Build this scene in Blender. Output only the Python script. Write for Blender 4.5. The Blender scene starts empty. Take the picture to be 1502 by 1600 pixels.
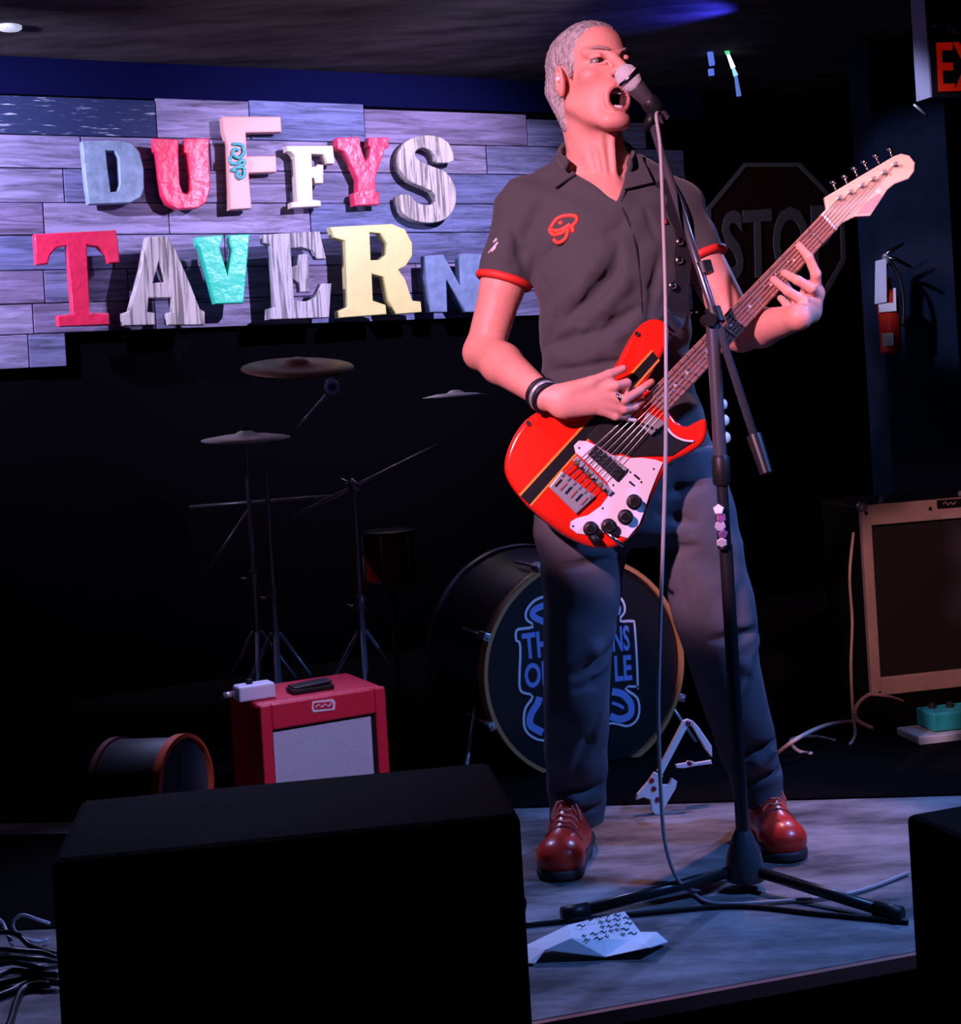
import bpy, bmesh, math, random
import numpy as np
from mathutils import Vector, Matrix
random.seed(7); np.random.seed(7)
sc = bpy.context.scene
C = sc.collection
# ------------------------------------------------------------------ camera
FPX, CX, CY, ROLL, H, ZS = 2330.0, 751.0, 600.0, math.radians(3.4), 1.31, 0.35
cam = bpy.data.cameras.new('camera'); camo = bpy.data.objects.new('camera', cam); C.objects.link(camo)
cam.sensor_fit = 'HORIZONTAL'; cam.sensor_width = 36; cam.lens = FPX / 1502 * 36
cam.shift_y = -200 / 1502; cam.clip_start = 0.05
camo.matrix_world = Matrix.Translation((0, 0, H)) @ Matrix.Rotation(math.pi / 2, 4, 'X') @ Matrix.Rotation(-ROLL, 4, 'Z')
sc.camera = camo
# ------------------------------------------------------------------ world, lights, exposure
w = bpy.data.worlds.new('dark_room'); sc.world = w; w.use_nodes = True
w.node_tree.nodes['Background'].inputs[0].default_value = (0.25, 0.22, 0.6, 1)
w.node_tree.nodes['Background'].inputs[1].default_value = 0.003
sc.view_settings.view_transform = 'Standard'; sc.view_settings.look = 'None'
sc.view_settings.exposure = 0.0; sc.view_settings.gamma = 1.0; sc.view_settings.use_curve_mapping = False

def spot(name, loc, target, color, watts, size_deg, blend=0.5, rad=0.06):
    l = bpy.data.lights.new(name, 'SPOT'); o = bpy.data.objects.new(name, l); C.objects.link(o)
    l.color = color; l.energy = watts; l.spot_size = math.radians(size_deg); l.spot_blend = blend; l.shadow_soft_size = rad
    o.location = loc
    o.rotation_euler = (Vector(target) - Vector(loc)).to_track_quat('-Z', 'Y').to_euler()
    return o
spot('stage_lamp_key', (-1.05, 0.75, 2.42), (0.46, 2.9, 1.51), (1.0, 0.48, 0.72), 530, 26.4, 0.18, 0.04)
spot('stage_lamp_sign_left', (-1.95, 3.75, 2.30), (-1.25, 4.95, 1.74), (0.68, 0.60, 1.0), 215, 84, 0.8, 0.015)
spot('stage_lamp_sign_right', (0.60, 3.85, 2.40), (-0.35, 5.35, 1.78), (0.76, 0.62, 1.0), 260, 62, 0.8, 0.015)
spot('stage_lamp_blue_right', (1.85, 2.25, 2.25), (0.42, 3.0, 0.62), (0.13, 0.32, 1.0), 190, 42, 0.6, 0.04)
spot('stage_lamp_blue_back', (1.6, 4.4, 2.40), (0.5, 2.70, 0.4), (0.26, 0.38, 1.0), 140, 50, 0.6, 0.04)
spot('stage_lamp_blue_left', (-0.75, 4.3, 2.40), (-0.55, 2.50, 0.35), (0.42, 0.44, 1.0), 150, 44, 0.7, 0.05)
spot('stage_lamp_feet', (0.75, 3.75, 2.41), (0.52, 3.08, 0.38), (1.0, 0.42, 0.45), 95, 24, 0.6, 0.04)
spot('stage_lamp_amp', (0.3, 1.3, 2.42), (1.38, 4.2, 0.70), (1.0, 0.42, 0.45), 190, 22, 0.8, 0.05)
spot('fill_spot_post', (-0.2, 2.6, 2.36), (1.40, 4.80, 1.86), (0.62, 0.58, 1.0), 270, 17, 0.4, 0.04)  # added spot that brightens the extinguisher and the exit sign's side
spot('stage_lamp_red_amp', (0.60, 1.6, 2.42), (-0.36, 3.3, 0.62), (0.62, 0.50, 1.0), 170, 12, 0.5, 0.05)
spot('stage_lamp_blue_ceiling', (0.92, 4.80, 2.38), (0.55, 4.75, 2.46), (0.05, 0.05, 1.0), 14, 100, 0.8, 0.03)
spot('spill_spot_ceiling', (-0.6, 3.4, 2.20), (-0.35, 4.25, 2.50), (0.9, 0.8, 0.95), 26, 75, 1.0, 0.1)  # added spot for the grey patch of spill on the ceiling

# ------------------------------------------------------------------ projection helpers
SR, CR = math.sin(ROLL), math.cos(ROLL)
CAM = Vector((0, 0, H))
def ray(px, py):
    U, V = px - CX, CY - py
    return Vector(((U * CR + V * SR) / FPX, 1.0, (-U * SR + V * CR) / FPX))
def P(px, py, Y): return CAM + ray(px, py) * Y
def onz(px, py, z=ZS):
    r = ray(px, py); return CAM + r * ((z - H) / r.z)
class Frame:
    def __init__(s, o, u, n):
        s.o = Vector(o); s.n = Vector(n).normalized(); u = Vector(u)
        s.u = (u - s.n * u.dot(s.n)).normalized(); s.v = s.n.cross(s.u)
    def pix(s, px, py, off=0.0):
        r = ray(px, py); t = (s.o + s.n * off - CAM).dot(s.n) / r.dot(s.n)
        d = CAM + r * t - s.o
        return (d.dot(s.u), d.dot(s.v))
    def w(s, u, v, h=0.0): return s.o + s.u * u + s.v * v + s.n * h
    def pw(s, px, py, off=0.0): return s.w(*s.pix(px, py, off), off)

# ------------------------------------------------------------------ materials
MATS = {}
def mat(name, col, rough=0.5, metal=0.0, spec=0.5, bump=0.0, bscale=60, var=0.0, vscale=8, stretch=(1, 1, 1), emit=None, estr=0.0, coat=0.0, sheen=0.0, col2=None):
    if name in MATS: return MATS[name]
    m = bpy.data.materials.new(name); m.use_nodes = True; nt = m.node_tree; b = nt.nodes['Principled BSDF']
    b.inputs['Base Color'].default_value = (*col, 1); b.inputs['Roughness'].default_value = rough
    b.inputs['Metallic'].default_value = metal; b.inputs['Specular IOR Level'].default_value = spec
    if coat: b.inputs['Coat Weight'].default_value = coat; b.inputs['Coat Roughness'].default_value = 0.08
    if sheen: b.inputs['Sheen Weight'].default_value = sheen
    if emit: b.inputs['Emission Color'].default_value = (*emit, 1); b.inputs['Emission Strength'].default_value = estr
    if bump or var:
        tc = nt.nodes.new('ShaderNodeTexCoord'); mp = nt.nodes.new('ShaderNodeMapping')
        nt.links.new(tc.outputs['Object'], mp.inputs[0]); mp.inputs['Scale'].default_value = stretch
    if bump:
        n = nt.nodes.new('ShaderNodeTexNoise'); n.inputs['Scale'].default_value = bscale; n.inputs['Detail'].default_value = 5
        bp = nt.nodes.new('ShaderNodeBump'); bp.inputs['Strength'].default_value = bump; bp.inputs['Distance'].default_value = 0.01
        nt.links.new(mp.outputs[0], n.inputs['Vector']); nt.links.new(n.outputs[0], bp.inputs['Height']); nt.links.new(bp.outputs[0], b.inputs['Normal'])
    if var:
        n = nt.nodes.new('ShaderNodeTexNoise'); n.inputs['Scale'].default_value = vscale; n.inputs['Detail'].default_value = 6; n.inputs['Roughness'].default_value = 0.65
        r = nt.nodes.new('ShaderNodeValToRGB'); e = r.color_ramp.elements
        c2 = col2 or tuple(c * (1 - var) for c in col)
        e[0].position = 0.36; e[1].position = 0.64; e[0].color = (*c2, 1); e[1].color = (*col, 1)
        nt.links.new(mp.outputs[0], n.inputs['Vector']); nt.links.new(n.outputs[0], r.inputs[0]); nt.links.new(r.outputs[0], b.inputs['Base Color'])
    MATS[name] = m; return m
def wood(name, cols, scale=(2.5, 2.5, 34), rough=0.7, stripes=0.0, bump=0.35):
    """weathered boards: tone per board (object random) times stretched grain"""
    m = bpy.data.materials.new(name); m.use_nodes = True; nt = m.node_tree; b = nt.nodes['Principled BSDF']; L = nt.links.new
    b.inputs['Roughness'].default_value = rough; b.inputs['Specular IOR Level'].default_value = 0.3
    tc = nt.nodes.new('ShaderNodeTexCoord'); oi = nt.nodes.new('ShaderNodeObjectInfo')
    ad = nt.nodes.new('ShaderNodeVectorMath'); ad.operation = 'ADD'; mul = nt.nodes.new('ShaderNodeMath'); mul.operation = 'MULTIPLY'; mul.inputs[1].default_value = 17.0
    L(oi.outputs['Random'], mul.inputs[0]); L(tc.outputs['Object'], ad.inputs[0]); L(mul.outputs[0], ad.inputs[1])
    mp = nt.nodes.new('ShaderNodeMapping'); mp.inputs['Scale'].default_value = scale; L(ad.outputs[0], mp.inputs[0])
    n = nt.nodes.new('ShaderNodeTexNoise'); n.inputs['Scale'].default_value = 1.6; n.inputs['Detail'].default_value = 8; n.inputs['Roughness'].default_value = 0.7; n.inputs['Distortion'].default_value = 1.0
    L(mp.outputs[0], n.inputs['Vector'])
    r = nt.nodes.new('ShaderNodeValToRGB'); e = r.color_ramp.elements; e[0].position = 0.30; e[1].position = 0.62
    e[0].color = (0.16, 0.15, 0.15, 1); e[1].color = (1, 1, 1, 1)
    if stripes: e[0].color = (stripes, stripes, stripes, 1); e[0].position = 0.42; e[1].position = 0.52
    L(n.outputs[0], r.inputs[0])
    r2 = nt.nodes.new('ShaderNodeValToRGB'); r2.color_ramp.interpolation = 'CONSTANT'; el = r2.color_ramp.elements
    while len(el) < len(cols): el.new(1.0)
    for i, c in enumerate(cols): el[i].position = i / len(cols); el[i].color = (*c, 1)
    L(oi.outputs['Random'], r2.inputs[0])
    mx = nt.nodes.new('ShaderNodeMix'); mx.data_type = 'RGBA'; mx.blend_type = 'MULTIPLY'; mx.inputs[0].default_value = 1.0
    L(r2.outputs[0], mx.inputs[6]); L(r.outputs[0], mx.inputs[7]); L(mx.outputs[2], b.inputs['Base Color'])
    bp = nt.nodes.new('ShaderNodeBump'); bp.inputs['Strength'].default_value = bump; bp.inputs['Distance'].default_value = 0.006
    L(n.outputs[0], bp.inputs['Height']); L(bp.outputs[0], b.inputs['Normal'])
    MATS[name] = m; return m

M_black = mat('black_paint', (0.006, 0.006, 0.008), 0.9, spec=0.05)
M_wall = mat('dark_wall', (0.0015, 0.0015, 0.0025), 0.95, spec=0.02, bump=0.1)
M_blackm = mat('black_metal', (0.012, 0.012, 0.015), 0.35, spec=0.5)
M_blackp = mat('black_plastic', (0.01, 0.01, 0.011), 0.45, spec=0.3)
M_chrome = mat('chrome', (0.75, 0.75, 0.78), 0.18, 1.0)
M_dchrome = mat('dull_chrome', (0.50, 0.50, 0.54), 0.32, 0.6)
M_brass = mat('brass', (0.45, 0.33, 0.14), 0.4, 1.0, bump=0.15, bscale=20, stretch=(1, 1, 12))
M_white = mat('white_plastic', (0.75, 0.75, 0.75), 0.5)
M_skin = mat('skin', (0.73, 0.31, 0.25), 0.5, spec=0.35, bump=0.06, bscale=120, var=0.14, vscale=14)
M_lip = mat('lip', (0.50, 0.16, 0.15), 0.45)
M_mouth = mat('mouth_inside', (0.05, 0.008, 0.01), 0.7)
M_hair = mat('grey_hair', (0.50, 0.47, 0.47), 0.6, bump=0.9, bscale=60, var=0.55, vscale=40, stretch=(3, 3, 0.9))
M_shirt = mat('charcoal_cloth', (0.060, 0.060, 0.066), 0.8, spec=0.2, bump=0.10, bscale=9, sheen=0.15)
M_red_trim = mat('red_trim', (0.75, 0.03, 0.02), 0.6)
M_emb = mat('red_thread', (0.9, 0.07, 0.04), 0.6)
M_pants = mat('denim', (0.125, 0.118, 0.145), 0.85, spec=0.15, bump=0.15, bscale=10, var=0.35, vscale=7)
M_shoe = mat('red_leather', (0.70, 0.035, 0.02), 0.28, spec=0.5, bump=0.12, bscale=30)
M_sole = mat('shoe_sole', (0.05, 0.03, 0.035), 0.6)
M_gred = mat('guitar_red', (0.80, 0.018, 0.008), 0.16, spec=0.5, coat=0.6)
M_gstripe = mat('guitar_black', (0.008, 0.008, 0.009), 0.3)
M_gline = mat('guitar_orange_line', (0.9, 0.22, 0.03), 0.4)
M_pg = mat('pickguard', (0.74, 0.70, 0.78), 0.35)
M_maple = mat('maple', (0.80, 0.55, 0.42), 0.35, var=0.15, vscale=10, stretch=(1, 6, 6))
M_fret = mat('fretboard', (0.36, 0.14, 0.11), 0.4, var=0.35, vscale=12, stretch=(2, 10, 10))
M_paper = mat('paper', (0.85, 0.87, 0.92), 0.8)
M_ink = mat('ink', (0.03, 0.03, 0.06), 0.7)
M_pink_tolex = mat('pale_tolex', (0.55, 0.42, 0.36), 0.7, bump=0.4, bscale=220, var=0.2)
M_red_tolex = mat('red_tolex', (0.62, 0.012, 0.045), 0.45, bump=0.25, bscale=220)
M_grille = mat('silver_grille', (0.52, 0.55, 0.66), 0.8, bump=0.5, bscale=400)

# ------------------------------------------------------------------ mesh helpers
def setp(o, label=None, cat=None, group=None, kind=None):
    if label: o['label'] = label
    if cat: o['category'] = cat
    if group: o['group'] = group
    if kind: o['kind'] = kind
    return o
def thing(name, label, cat, loc, group=None):
    o = bpy.data.objects.new(name, None); C.objects.link(o); o.location = loc; o.empty_display_size = 0.05
    o['_o'] = list(loc); return setp(o, label, cat, group)
def orig(o): return Vector(o['_o'])
def part(name, vf, m, parent=None, smooth=False, bevel=0.0, label=None, angle=40, top=None):
    v, f = vf
    off = orig(parent) if parent is not None else Vector((0, 0, 0))
    v = [Vector(x) for x in v]
    if parent is None and v:
        mn = Vector((min(x.x for x in v), min(x.y for x in v), min(x.z for x in v))); mx = Vector((max(x.x for x in v), max(x.y for x in v), max(x.z for x in v)))
        off = Vector(((mn.x + mx.x) / 2, (mn.y + mx.y) / 2, mn.z))
    me = bpy.data.meshes.new(name); me.from_pydata([tuple(x - off) for x in v], [], f); me.update()
    bm = bmesh.new(); bm.from_mesh(me); bmesh.ops.recalc_face_normals(bm, faces=bm.faces); bm.to_mesh(me); bm.free()
    me.materials.append(m)
    if smooth:
        me.polygons.foreach_set('use_smooth', [True] * len(me.polygons))
        if smooth == 'angle':
            try: me.set_sharp_from_angle(angle=math.radians(angle))
            except Exception: pass
    o = bpy.data.objects.new(name, me); C.objects.link(o); o['_o'] = list(off)
    if parent is not None: o.parent = parent
    else: o.location = off
    if bevel:
        b = o.modifiers.new('bevel', 'BEVEL'); b.width = bevel; b.segments = 2; b.limit_method = 'ANGLE'
    if label: o['label'] = label
    return o
def merge(*vfs):
    V, F = [], []
    for v, f in vfs:
        k = len(V); V += [Vector(x) for x in v]; F += [tuple(i + k for i in q) for q in f]
    return V, F
def obox(o, ux, uy, uz, sx, sy, sz):
    """box centred at o along axes with full sizes"""
    o, ux, uy, uz = Vector(o), Vector(ux).normalized(), Vector(uy).normalized(), Vector(uz).normalized()
    V = [o + ux * (sx * a / 2) + uy * (sy * b / 2) + uz * (sz * c / 2) for c in (-1, 1) for b in (-1, 1) for a in (-1, 1)]
    return V, [(0, 2, 3, 1), (4, 5, 7, 6), (0, 1, 5, 4), (2, 6, 7, 3), (0, 4, 6, 2), (1, 3, 7, 5)]
def box(o, sx, sy, sz): return obox(o, (1, 0, 0), (0, 1, 0), (0, 0, 1), sx, sy, sz)
def catmull(pts, n=6, closed=False):
    pts = [Vector(p) for p in pts]; N = len(pts); out = []
    rng = range(N if closed else N - 1)
    for i in rng:
        g = lambda j: pts[j % N] if closed else pts[min(max(j, 0), N - 1)]
        p0, p1, p2, p3 = g(i - 1), g(i), g(i + 1), g(i + 2)
        for k in range(n):
            t = k / n
            out.append(0.5 * ((2 * p1) + (p2 - p0) * t + (2 * p0 - 5 * p1 + 4 * p2 - p3) * t * t + (3 * p1 - p0 - 3 * p2 + p3) * t ** 3))
    if not closed: out.append(pts[-1])
    return out
def tube(pts, r, n=10, closed=False, flat=1.0, flatdir=None):
    pts = [Vector(p) for p in pts]; N = len(pts)
    rs = r if isinstance(r, (list, tuple)) else [r] * N
    V, F = [], []; prev = None
    for i in range(N):
        a = pts[(i - 1) % N] if closed else pts[max(i - 1, 0)]; b = pts[(i + 1) % N] if closed else pts[min(i + 1, N - 1)]
        t = (b - a); t = t.normalized() if t.length > 1e-9 else Vector((0, 0, 1))
        if prev is None:
            ref = Vector(flatdir) if flatdir is not None else (Vector((0, 0, 1)) if abs(t.z) < 0.9 else Vector((1, 0, 0)))
            e1 = (ref - t * ref.dot(t)).normalized()
        else:
            ref = Vector(flatdir) if flatdir is not None else prev
            e1 = (ref - t * ref.dot(t)).normalized()
        prev = e1; e2 = t.cross(e1)
        for k in range(n):
            th = 2 * math.pi * k / n
            V.append(pts[i] + e1 * (math.cos(th) * rs[i] * flat) + e2 * (math.sin(th) * rs[i]))
    for i in range(N if closed else N - 1):
        j = (i + 1) % N
        for k in range(n):
            F.append((i * n + k, i * n + (k + 1) % n, j * n + (k + 1) % n, j * n + k))
    if not closed:
        F.append(tuple(range(n))[::-1]); F.append(tuple((N - 1) * n + k for k in range(n)))
    return V, F
def lathe(o, axis, prof, n=32, cap=True):
    """prof: list of (radius, height along axis)"""
    o, ax = Vector(o), Vector(axis).normalized()
    ref = Vector((0, 0, 1)) if abs(ax.z) < 0.9 else Vector((1, 0, 0))
    e1 = (ref - ax * ref.dot(ax)).normalized(); e2 = ax.cross(e1); V, F = [], []
    for r, h in prof:
        for k in range(n):
            th = 2 * math.pi * k / n; V.append(o + ax * h + (e1 * math.cos(th) + e2 * math.sin(th)) * max(r, 1e-5))
    for i in range(len(prof) - 1):
        for k in range(n): F.append((i * n + k, i * n + (k + 1) % n, (i + 1) * n + (k + 1) % n, (i + 1) * n + k))
    if cap: F.append(tuple(range(n))[::-1]); F.append(tuple((len(prof) - 1) * n + k for k in range(n)))
    return V, F
def ball(o, r, n=16, sc3=(1, 1, 1)):
    prof = [(r * math.sin(math.pi * i / n), -r * math.cos(math.pi * i / n)) for i in range(n + 1)]
    v, f = lathe((0, 0, 0), (0, 0, 1), prof, n * 2)
    return [Vector(o) + Vector((x.x * sc3[0], x.y * sc3[1], x.z * sc3[2])) for x in v], f
def curve_mesh(cu):
    o = bpy.data.objects.new('tmp', cu); C.objects.link(o); dg = bpy.context.evaluated_depsgraph_get(); dg.update()
    me = bpy.data.meshes.new_from_object(o.evaluated_get(dg)); V = [v.co.copy() for v in me.vertices]; F = [tuple(p.vertices) for p in me.polygons]
    bpy.data.objects.remove(o); bpy.data.curves.remove(cu); bpy.data.meshes.remove(me); return V, F
def plate(fr, loops, th, z0=0.0, bevel=0.0, bres=2):
    """extruded flat shape (loops in frame uv), back at z0, front at z0+th"""
    cu = bpy.data.curves.new('tmp', 'CURVE'); cu.dimensions = '2D'; cu.fill_mode = 'BOTH'; bevel = min(bevel, th / 2 * 0.98)
    cu.extrude = th / 2 - bevel; cu.bevel_depth = bevel; cu.bevel_resolution = bres; cu.offset = -bevel
    for lp in loops:
        s = cu.splines.new('POLY'); s.points.add(len(lp) - 1); s.use_cyclic_u = True
        for i, (a, b) in enumerate(lp): s.points[i].co = (a, b, 0, 1)
    V, F = curve_mesh(cu)
    return [fr.w(v.x, v.y, v.z + z0 + th / 2) for v in V], F
def smooth2(lp, n=4): return [(p.x, p.y) for p in catmull([Vector((a, b, 0)) for a, b in lp], n, True)]
def text_quad(txt, quad, fr, th, off, bold=0.0):
    """letters fitted in a pixel quad (tl,tr,br,bl) on the plane fr at height off"""
    cu = bpy.data.curves.new('tmp', 'FONT'); cu.body = txt; cu.offset = bold; cu.resolution_u = 3
    V, F = curve_mesh(cu)
    x0, x1 = min(v.x for v in V), max(v.x for v in V); y0, y1 = min(v.y for v in V), max(v.y for v in V)
    q = [Vector((*fr.pix(px, py, off), 0)) for px, py in quad]; W = []
    for v in V:
        a, b = (v.x - x0) / (x1 - x0), (v.y - y0) / (y1 - y0)
        c = (q[3] * (1 - a) + q[2] * a) * (1 - b) + (q[0] * (1 - a) + q[1] * a) * b
        W.append((c.x, c.y))
    n = len(V)
    VV = [fr.w(a, b, off) for a, b in W] + [fr.w(a, b, off + th) for a, b in W]
    from collections import Counter
    ec = Counter()
    for f in F:
        for i in range(len(f)): ec[(f[i], f[(i + 1) % len(f)])] += 1
    FF = [tuple(i + n for i in f) for f in F] + [tuple(reversed(f)) for f in F]
    for (a, b) in list(ec):
        if (b, a) not in ec: FF.append((a, b, b + n, a + n))
    return VV, FF
def ribbon(pts, normals, width, th):
    """flat strip following pts"""
    V, F = [], []; pts = [Vector(p) for p in pts]; N = len(pts)
    for i in range(N):
        t = (pts[min(i + 1, N - 1)] - pts[max(i - 1, 0)]).normalized(); n = Vector(normals[i] if isinstance(normals, list) else normals).normalized()
        s = t.cross(n).normalized() * (width / 2)
        V += [pts[i] - s, pts[i] + s, pts[i] + s + n * th, pts[i] - s + n * th]
    for i in range(N - 1):
        for k in range(4): F.append((i * 4 + k, i * 4 + (k + 1) % 4, i * 4 + 4 + (k + 1) % 4, i * 4 + 4 + k))
    F += [(3, 2, 1, 0), tuple((N - 1) * 4 + k for k in range(4))]
    return V, F

# ------------------------------------------------------------------ signed distance modelling
def A(p): return np.array(tuple(p), float)
class SDF:
    def __init__(s): s.ops = []
    def add(s, fn, c, r, k, mode): s.ops.append((fn, A(c), r, k, mode)); return s
    def cone(s, a, b, ra, rb, k=0.012, mode='u', flat=None):
        a, b = A(a), A(b); ab = b - a; L2 = max(ab @ ab, 1e-12)
        if flat is not None: nv, fs = A(flat[0]), flat[1]; nv = nv / np.linalg.norm(nv)
        def fn(p):
            q = p - a
            t = np.clip(q @ ab / L2, 0, 1)
            d = q - t[:, None] * ab
            r = ra + (rb - ra) * t
            if flat is not None:
                dn = d @ nv; l = np.sqrt(np.maximum((d * d).sum(1) - dn * dn + (dn / fs) ** 2, 1e-14))
                return (l - r) * min(1.0, 0.5 + 0.5 * fs)
            return np.sqrt((d * d).sum(1)) - r
        return s.add(fn, (a + b) / 2, np.linalg.norm(ab) / 2 + max(ra, rb) * (1.0 if flat is None else max(1, flat[1])), k, mode)
    def ell(s, c, r, R=None, k=0.012, mode='u'):
        c, r = A(c), np.array(r, float); R = np.eye(3) if R is None else np.array(R)
        def fn(p):
            q = (p - c) @ R
            k0 = np.sqrt(((q / r) ** 2).sum(1)); k1 = np.sqrt(((q / (r * r)) ** 2).sum(1)) + 1e-9
            return np.where(k0 < 1e-3, -r.min(), k0 * (k0 - 1) / k1)
        return s.add(fn, c, r.max(), k, mode)
    def stack(s, rows, k=0.02, mode='u', shrink=0.0, zlo=None, zhi=None, power=2.0):
        """rows: (z, cx, cy, rx, ry) ellipse slices"""
        rows = sorted(rows); pts = np.array(rows); zz = np.linspace(pts[0, 0], pts[-1, 0], 120)
        # monotone-ish smoothing of the linear interpolation
        cols = []
        for j in range(1, 5):
            y = np.interp(zz, pts[:, 0], pts[:, j]); y = np.pad(y, 6, mode='edge'); y = np.convolve(y, np.hanning(13) / np.hanning(13).sum(), 'valid'); cols.append(y)
        z0 = zz[0] if zlo is None else zlo; z1 = zz[-1] if zhi is None else zhi
        def fn(p):
            z = p[:, 2]; cx, cy, rx, ry = [np.interp(z, zz, c) for c in cols]; rx = rx - shrink; ry = ry - shrink
            l = (np.abs((p[:, 0] - cx) / rx) ** power + np.abs((p[:, 1] - cy) / ry) ** power) ** (1 / power)
            d = (l - 1) * np.minimum(rx, ry)
            return np.maximum(d, np.maximum(z - z1, z0 - z))
        c = np.array([pts[:, 1].mean(), pts[:, 2].mean(), (z0 + z1) / 2])
        return s.add(fn, c, (z1 - z0) / 2 + pts[:, 3:].max() + np.abs(pts[:, 1] - c[0]).max() + 0.02, k, mode)
    def plane(s, o, n, mode='i'):
        o, n = A(o), A(n); n = n / np.linalg.norm(n)
        return s.add(lambda p: (p - o) @ n, o, 1e3, 0.001, mode)
    def fn(s, f, c, r, k=0.005, mode='s'): return s.add(f, c, r, k, mode)
def _call(s, p, bc=None, br=0.0):
    d = np.full(len(p), 1.0); seen = False
    for fn, c, r, k, mode in s.ops:
        if bc is not None and mode in 'us' and np.linalg.norm(c - bc) - r - br > 0.04 + k: continue
        if mode != 'u' and not seen: continue
        b = fn(p)
        if mode == 'u':
            if not seen: d = np.minimum(d, b); seen = True; continue
            h = np.clip(0.5 + 0.5 * (b - d) / k, 0, 1)      # h=1 -> keep d
            d = b * (1 - h) + d * h - k * h * (1 - h)
        else:
            e = -b if mode == 's' else b
            h = np.clip(0.5 - 0.5 * (e - d) / k, 0, 1)      # h=1 -> keep d
            d = e * (1 - h) + d * h + k * h * (1 - h)
    return d
SDF.__call__ = _call
def sdf_mesh(S, lo, hi, h, B=16):
    lo, hi = A(lo), A(hi); nb = np.ceil((hi - lo) / (h * B)).astype(int); N = nb * B + 1
    G = np.full(tuple(N), 0.5, np.float32); rad = B * h * 0.87
    ii = np.arange(B + 1) * h; bx = np.stack(np.meshgrid(ii, ii, ii, indexing='ij'), -1).reshape(-1, 3)
    bi = np.stack(np.meshgrid(*[np.arange(n) for n in nb], indexing='ij'), -1).reshape(-1, 3)
    cen = lo + (bi + 0.5) * B * h; dc = S(cen)
    for q in range(len(bi)):
        a = bi[q] * B; sl = tuple(slice(a[j], a[j] + B + 1) for j in range(3))
        if abs(dc[q]) > rad * 1.7 + 0.012:
            if dc[q] < 0: G[sl] = -0.5
            continue
        G[sl] = S(lo + a * h + bx, cen[q], rad).reshape(B + 1, B + 1, B + 1)
    G[0], G[-1], G[:, 0], G[:, -1], G[:, :, 0], G[:, :, -1] = (np.abs(G[0]) + 1e-3, np.abs(G[-1]) + 1e-3, np.abs(G[:, 0]) + 1e-3, np.abs(G[:, -1]) + 1e-3, np.abs(G[:, :, 0]) + 1e-3, np.abs(G[:, :, -1]) + 1e-3)
    s = G < 0
    cnt = np.zeros(tuple(N - 1), np.int8)
    for dx in (0, 1):
        for dy in (0, 1):
            for dz in (0, 1): cnt += s[dx:N[0] - 1 + dx, dy:N[1] - 1 + dy, dz:N[2] - 1 + dz]
    act = (cnt > 0) & (cnt < 8); idx = np.argwhere(act); n = len(idx)
    ids = np.full(tuple(N - 1), -1, np.int32); ids[act] = np.arange(n)
    cor = np.array([(x, y, z) for x in (0, 1) for y in (0, 1) for z in (0, 1)])
    val = np.stack([G[idx[:, 0] + c[0], idx[:, 1] + c[1], idx[:, 2] + c[2]] for c in cor], 1)
    acc = np.zeros((n, 3)); num = np.zeros(n)
    for i in range(8):
        for j in range(i + 1, 8):
            if np.abs(cor[i] - cor[j]).sum() != 1: continue
            a, b = val[:, i], val[:, j]; m = (a < 0) != (b < 0)
            t = np.where(m, a / np.where(m, a - b, 1), 0)
            acc += np.where(m[:, None], cor[i] + t[:, None] * (cor[j] - cor[i]), 0); num += m
    V = lo + (idx + acc / num[:, None]) * h
    F = []
    for ax in range(3):
        o1, o2 = [(1, 2), (2, 0), (0, 1)][ax]
        sa = np.take(s, range(N[ax] - 1), ax); sb = np.take(s, range(1, N[ax]), ax)
        e = np.argwhere(sa != sb); e = e[(e[:, o1] > 0) & (e[:, o2] > 0) & (e[:, o1] < N[o1] - 1) & (e[:, o2] < N[o2] - 1)]
        d1 = np.zeros(3, int); d1[o1] = 1; d2 = np.zeros(3, int); d2[o2] = 1
        g = lambda q: ids[q[:, 0], q[:, 1], q[:, 2]]
        quad = np.stack([g(e), g(e - d1), g(e - d1 - d2), g(e - d2)], 1)
        flip = ~sa[e[:, 0], e[:, 1], e[:, 2]]
        quad[flip] = quad[flip][:, ::-1]; F.append(quad)
    F = np.concatenate(F); F = F[(F >= 0).all(1)]
    return V, F
def sdf_part(name, S, lo, hi, h, mats, parent, matfn=None, label=None):
    V, F = sdf_mesh(S, lo, hi, h)
    off = A(orig(parent)); me = bpy.data.meshes.new(name)
    me.vertices.add(len(V)); me.vertices.foreach_set('co', (V - off).ravel())
    me.loops.add(F.size); me.loops.foreach_set('vertex_index', F.ravel().astype(np.int32))
    me.polygons.add(len(F)); me.polygons.foreach_set('loop_start', np.arange(0, F.size, 4, dtype=np.int32))
    try: me.polygons.foreach_set('loop_total', np.full(len(F), 4, np.int32))
    except Exception: pass
    for m in (mats if isinstance(mats, list) else [mats]): me.materials.append(m)
    if matfn is not None: me.polygons.foreach_set('material_index', matfn(V[F].mean(1)).astype(np.int32))
    me.update(calc_edges=True); me.validate()
    me.polygons.foreach_set('use_smooth', np.ones(len(me.polygons), bool))
    o = bpy.data.objects.new(name, me); C.objects.link(o); o['_o'] = list(off); o.parent = parent
    if label: o['label'] = label
    return o
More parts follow.
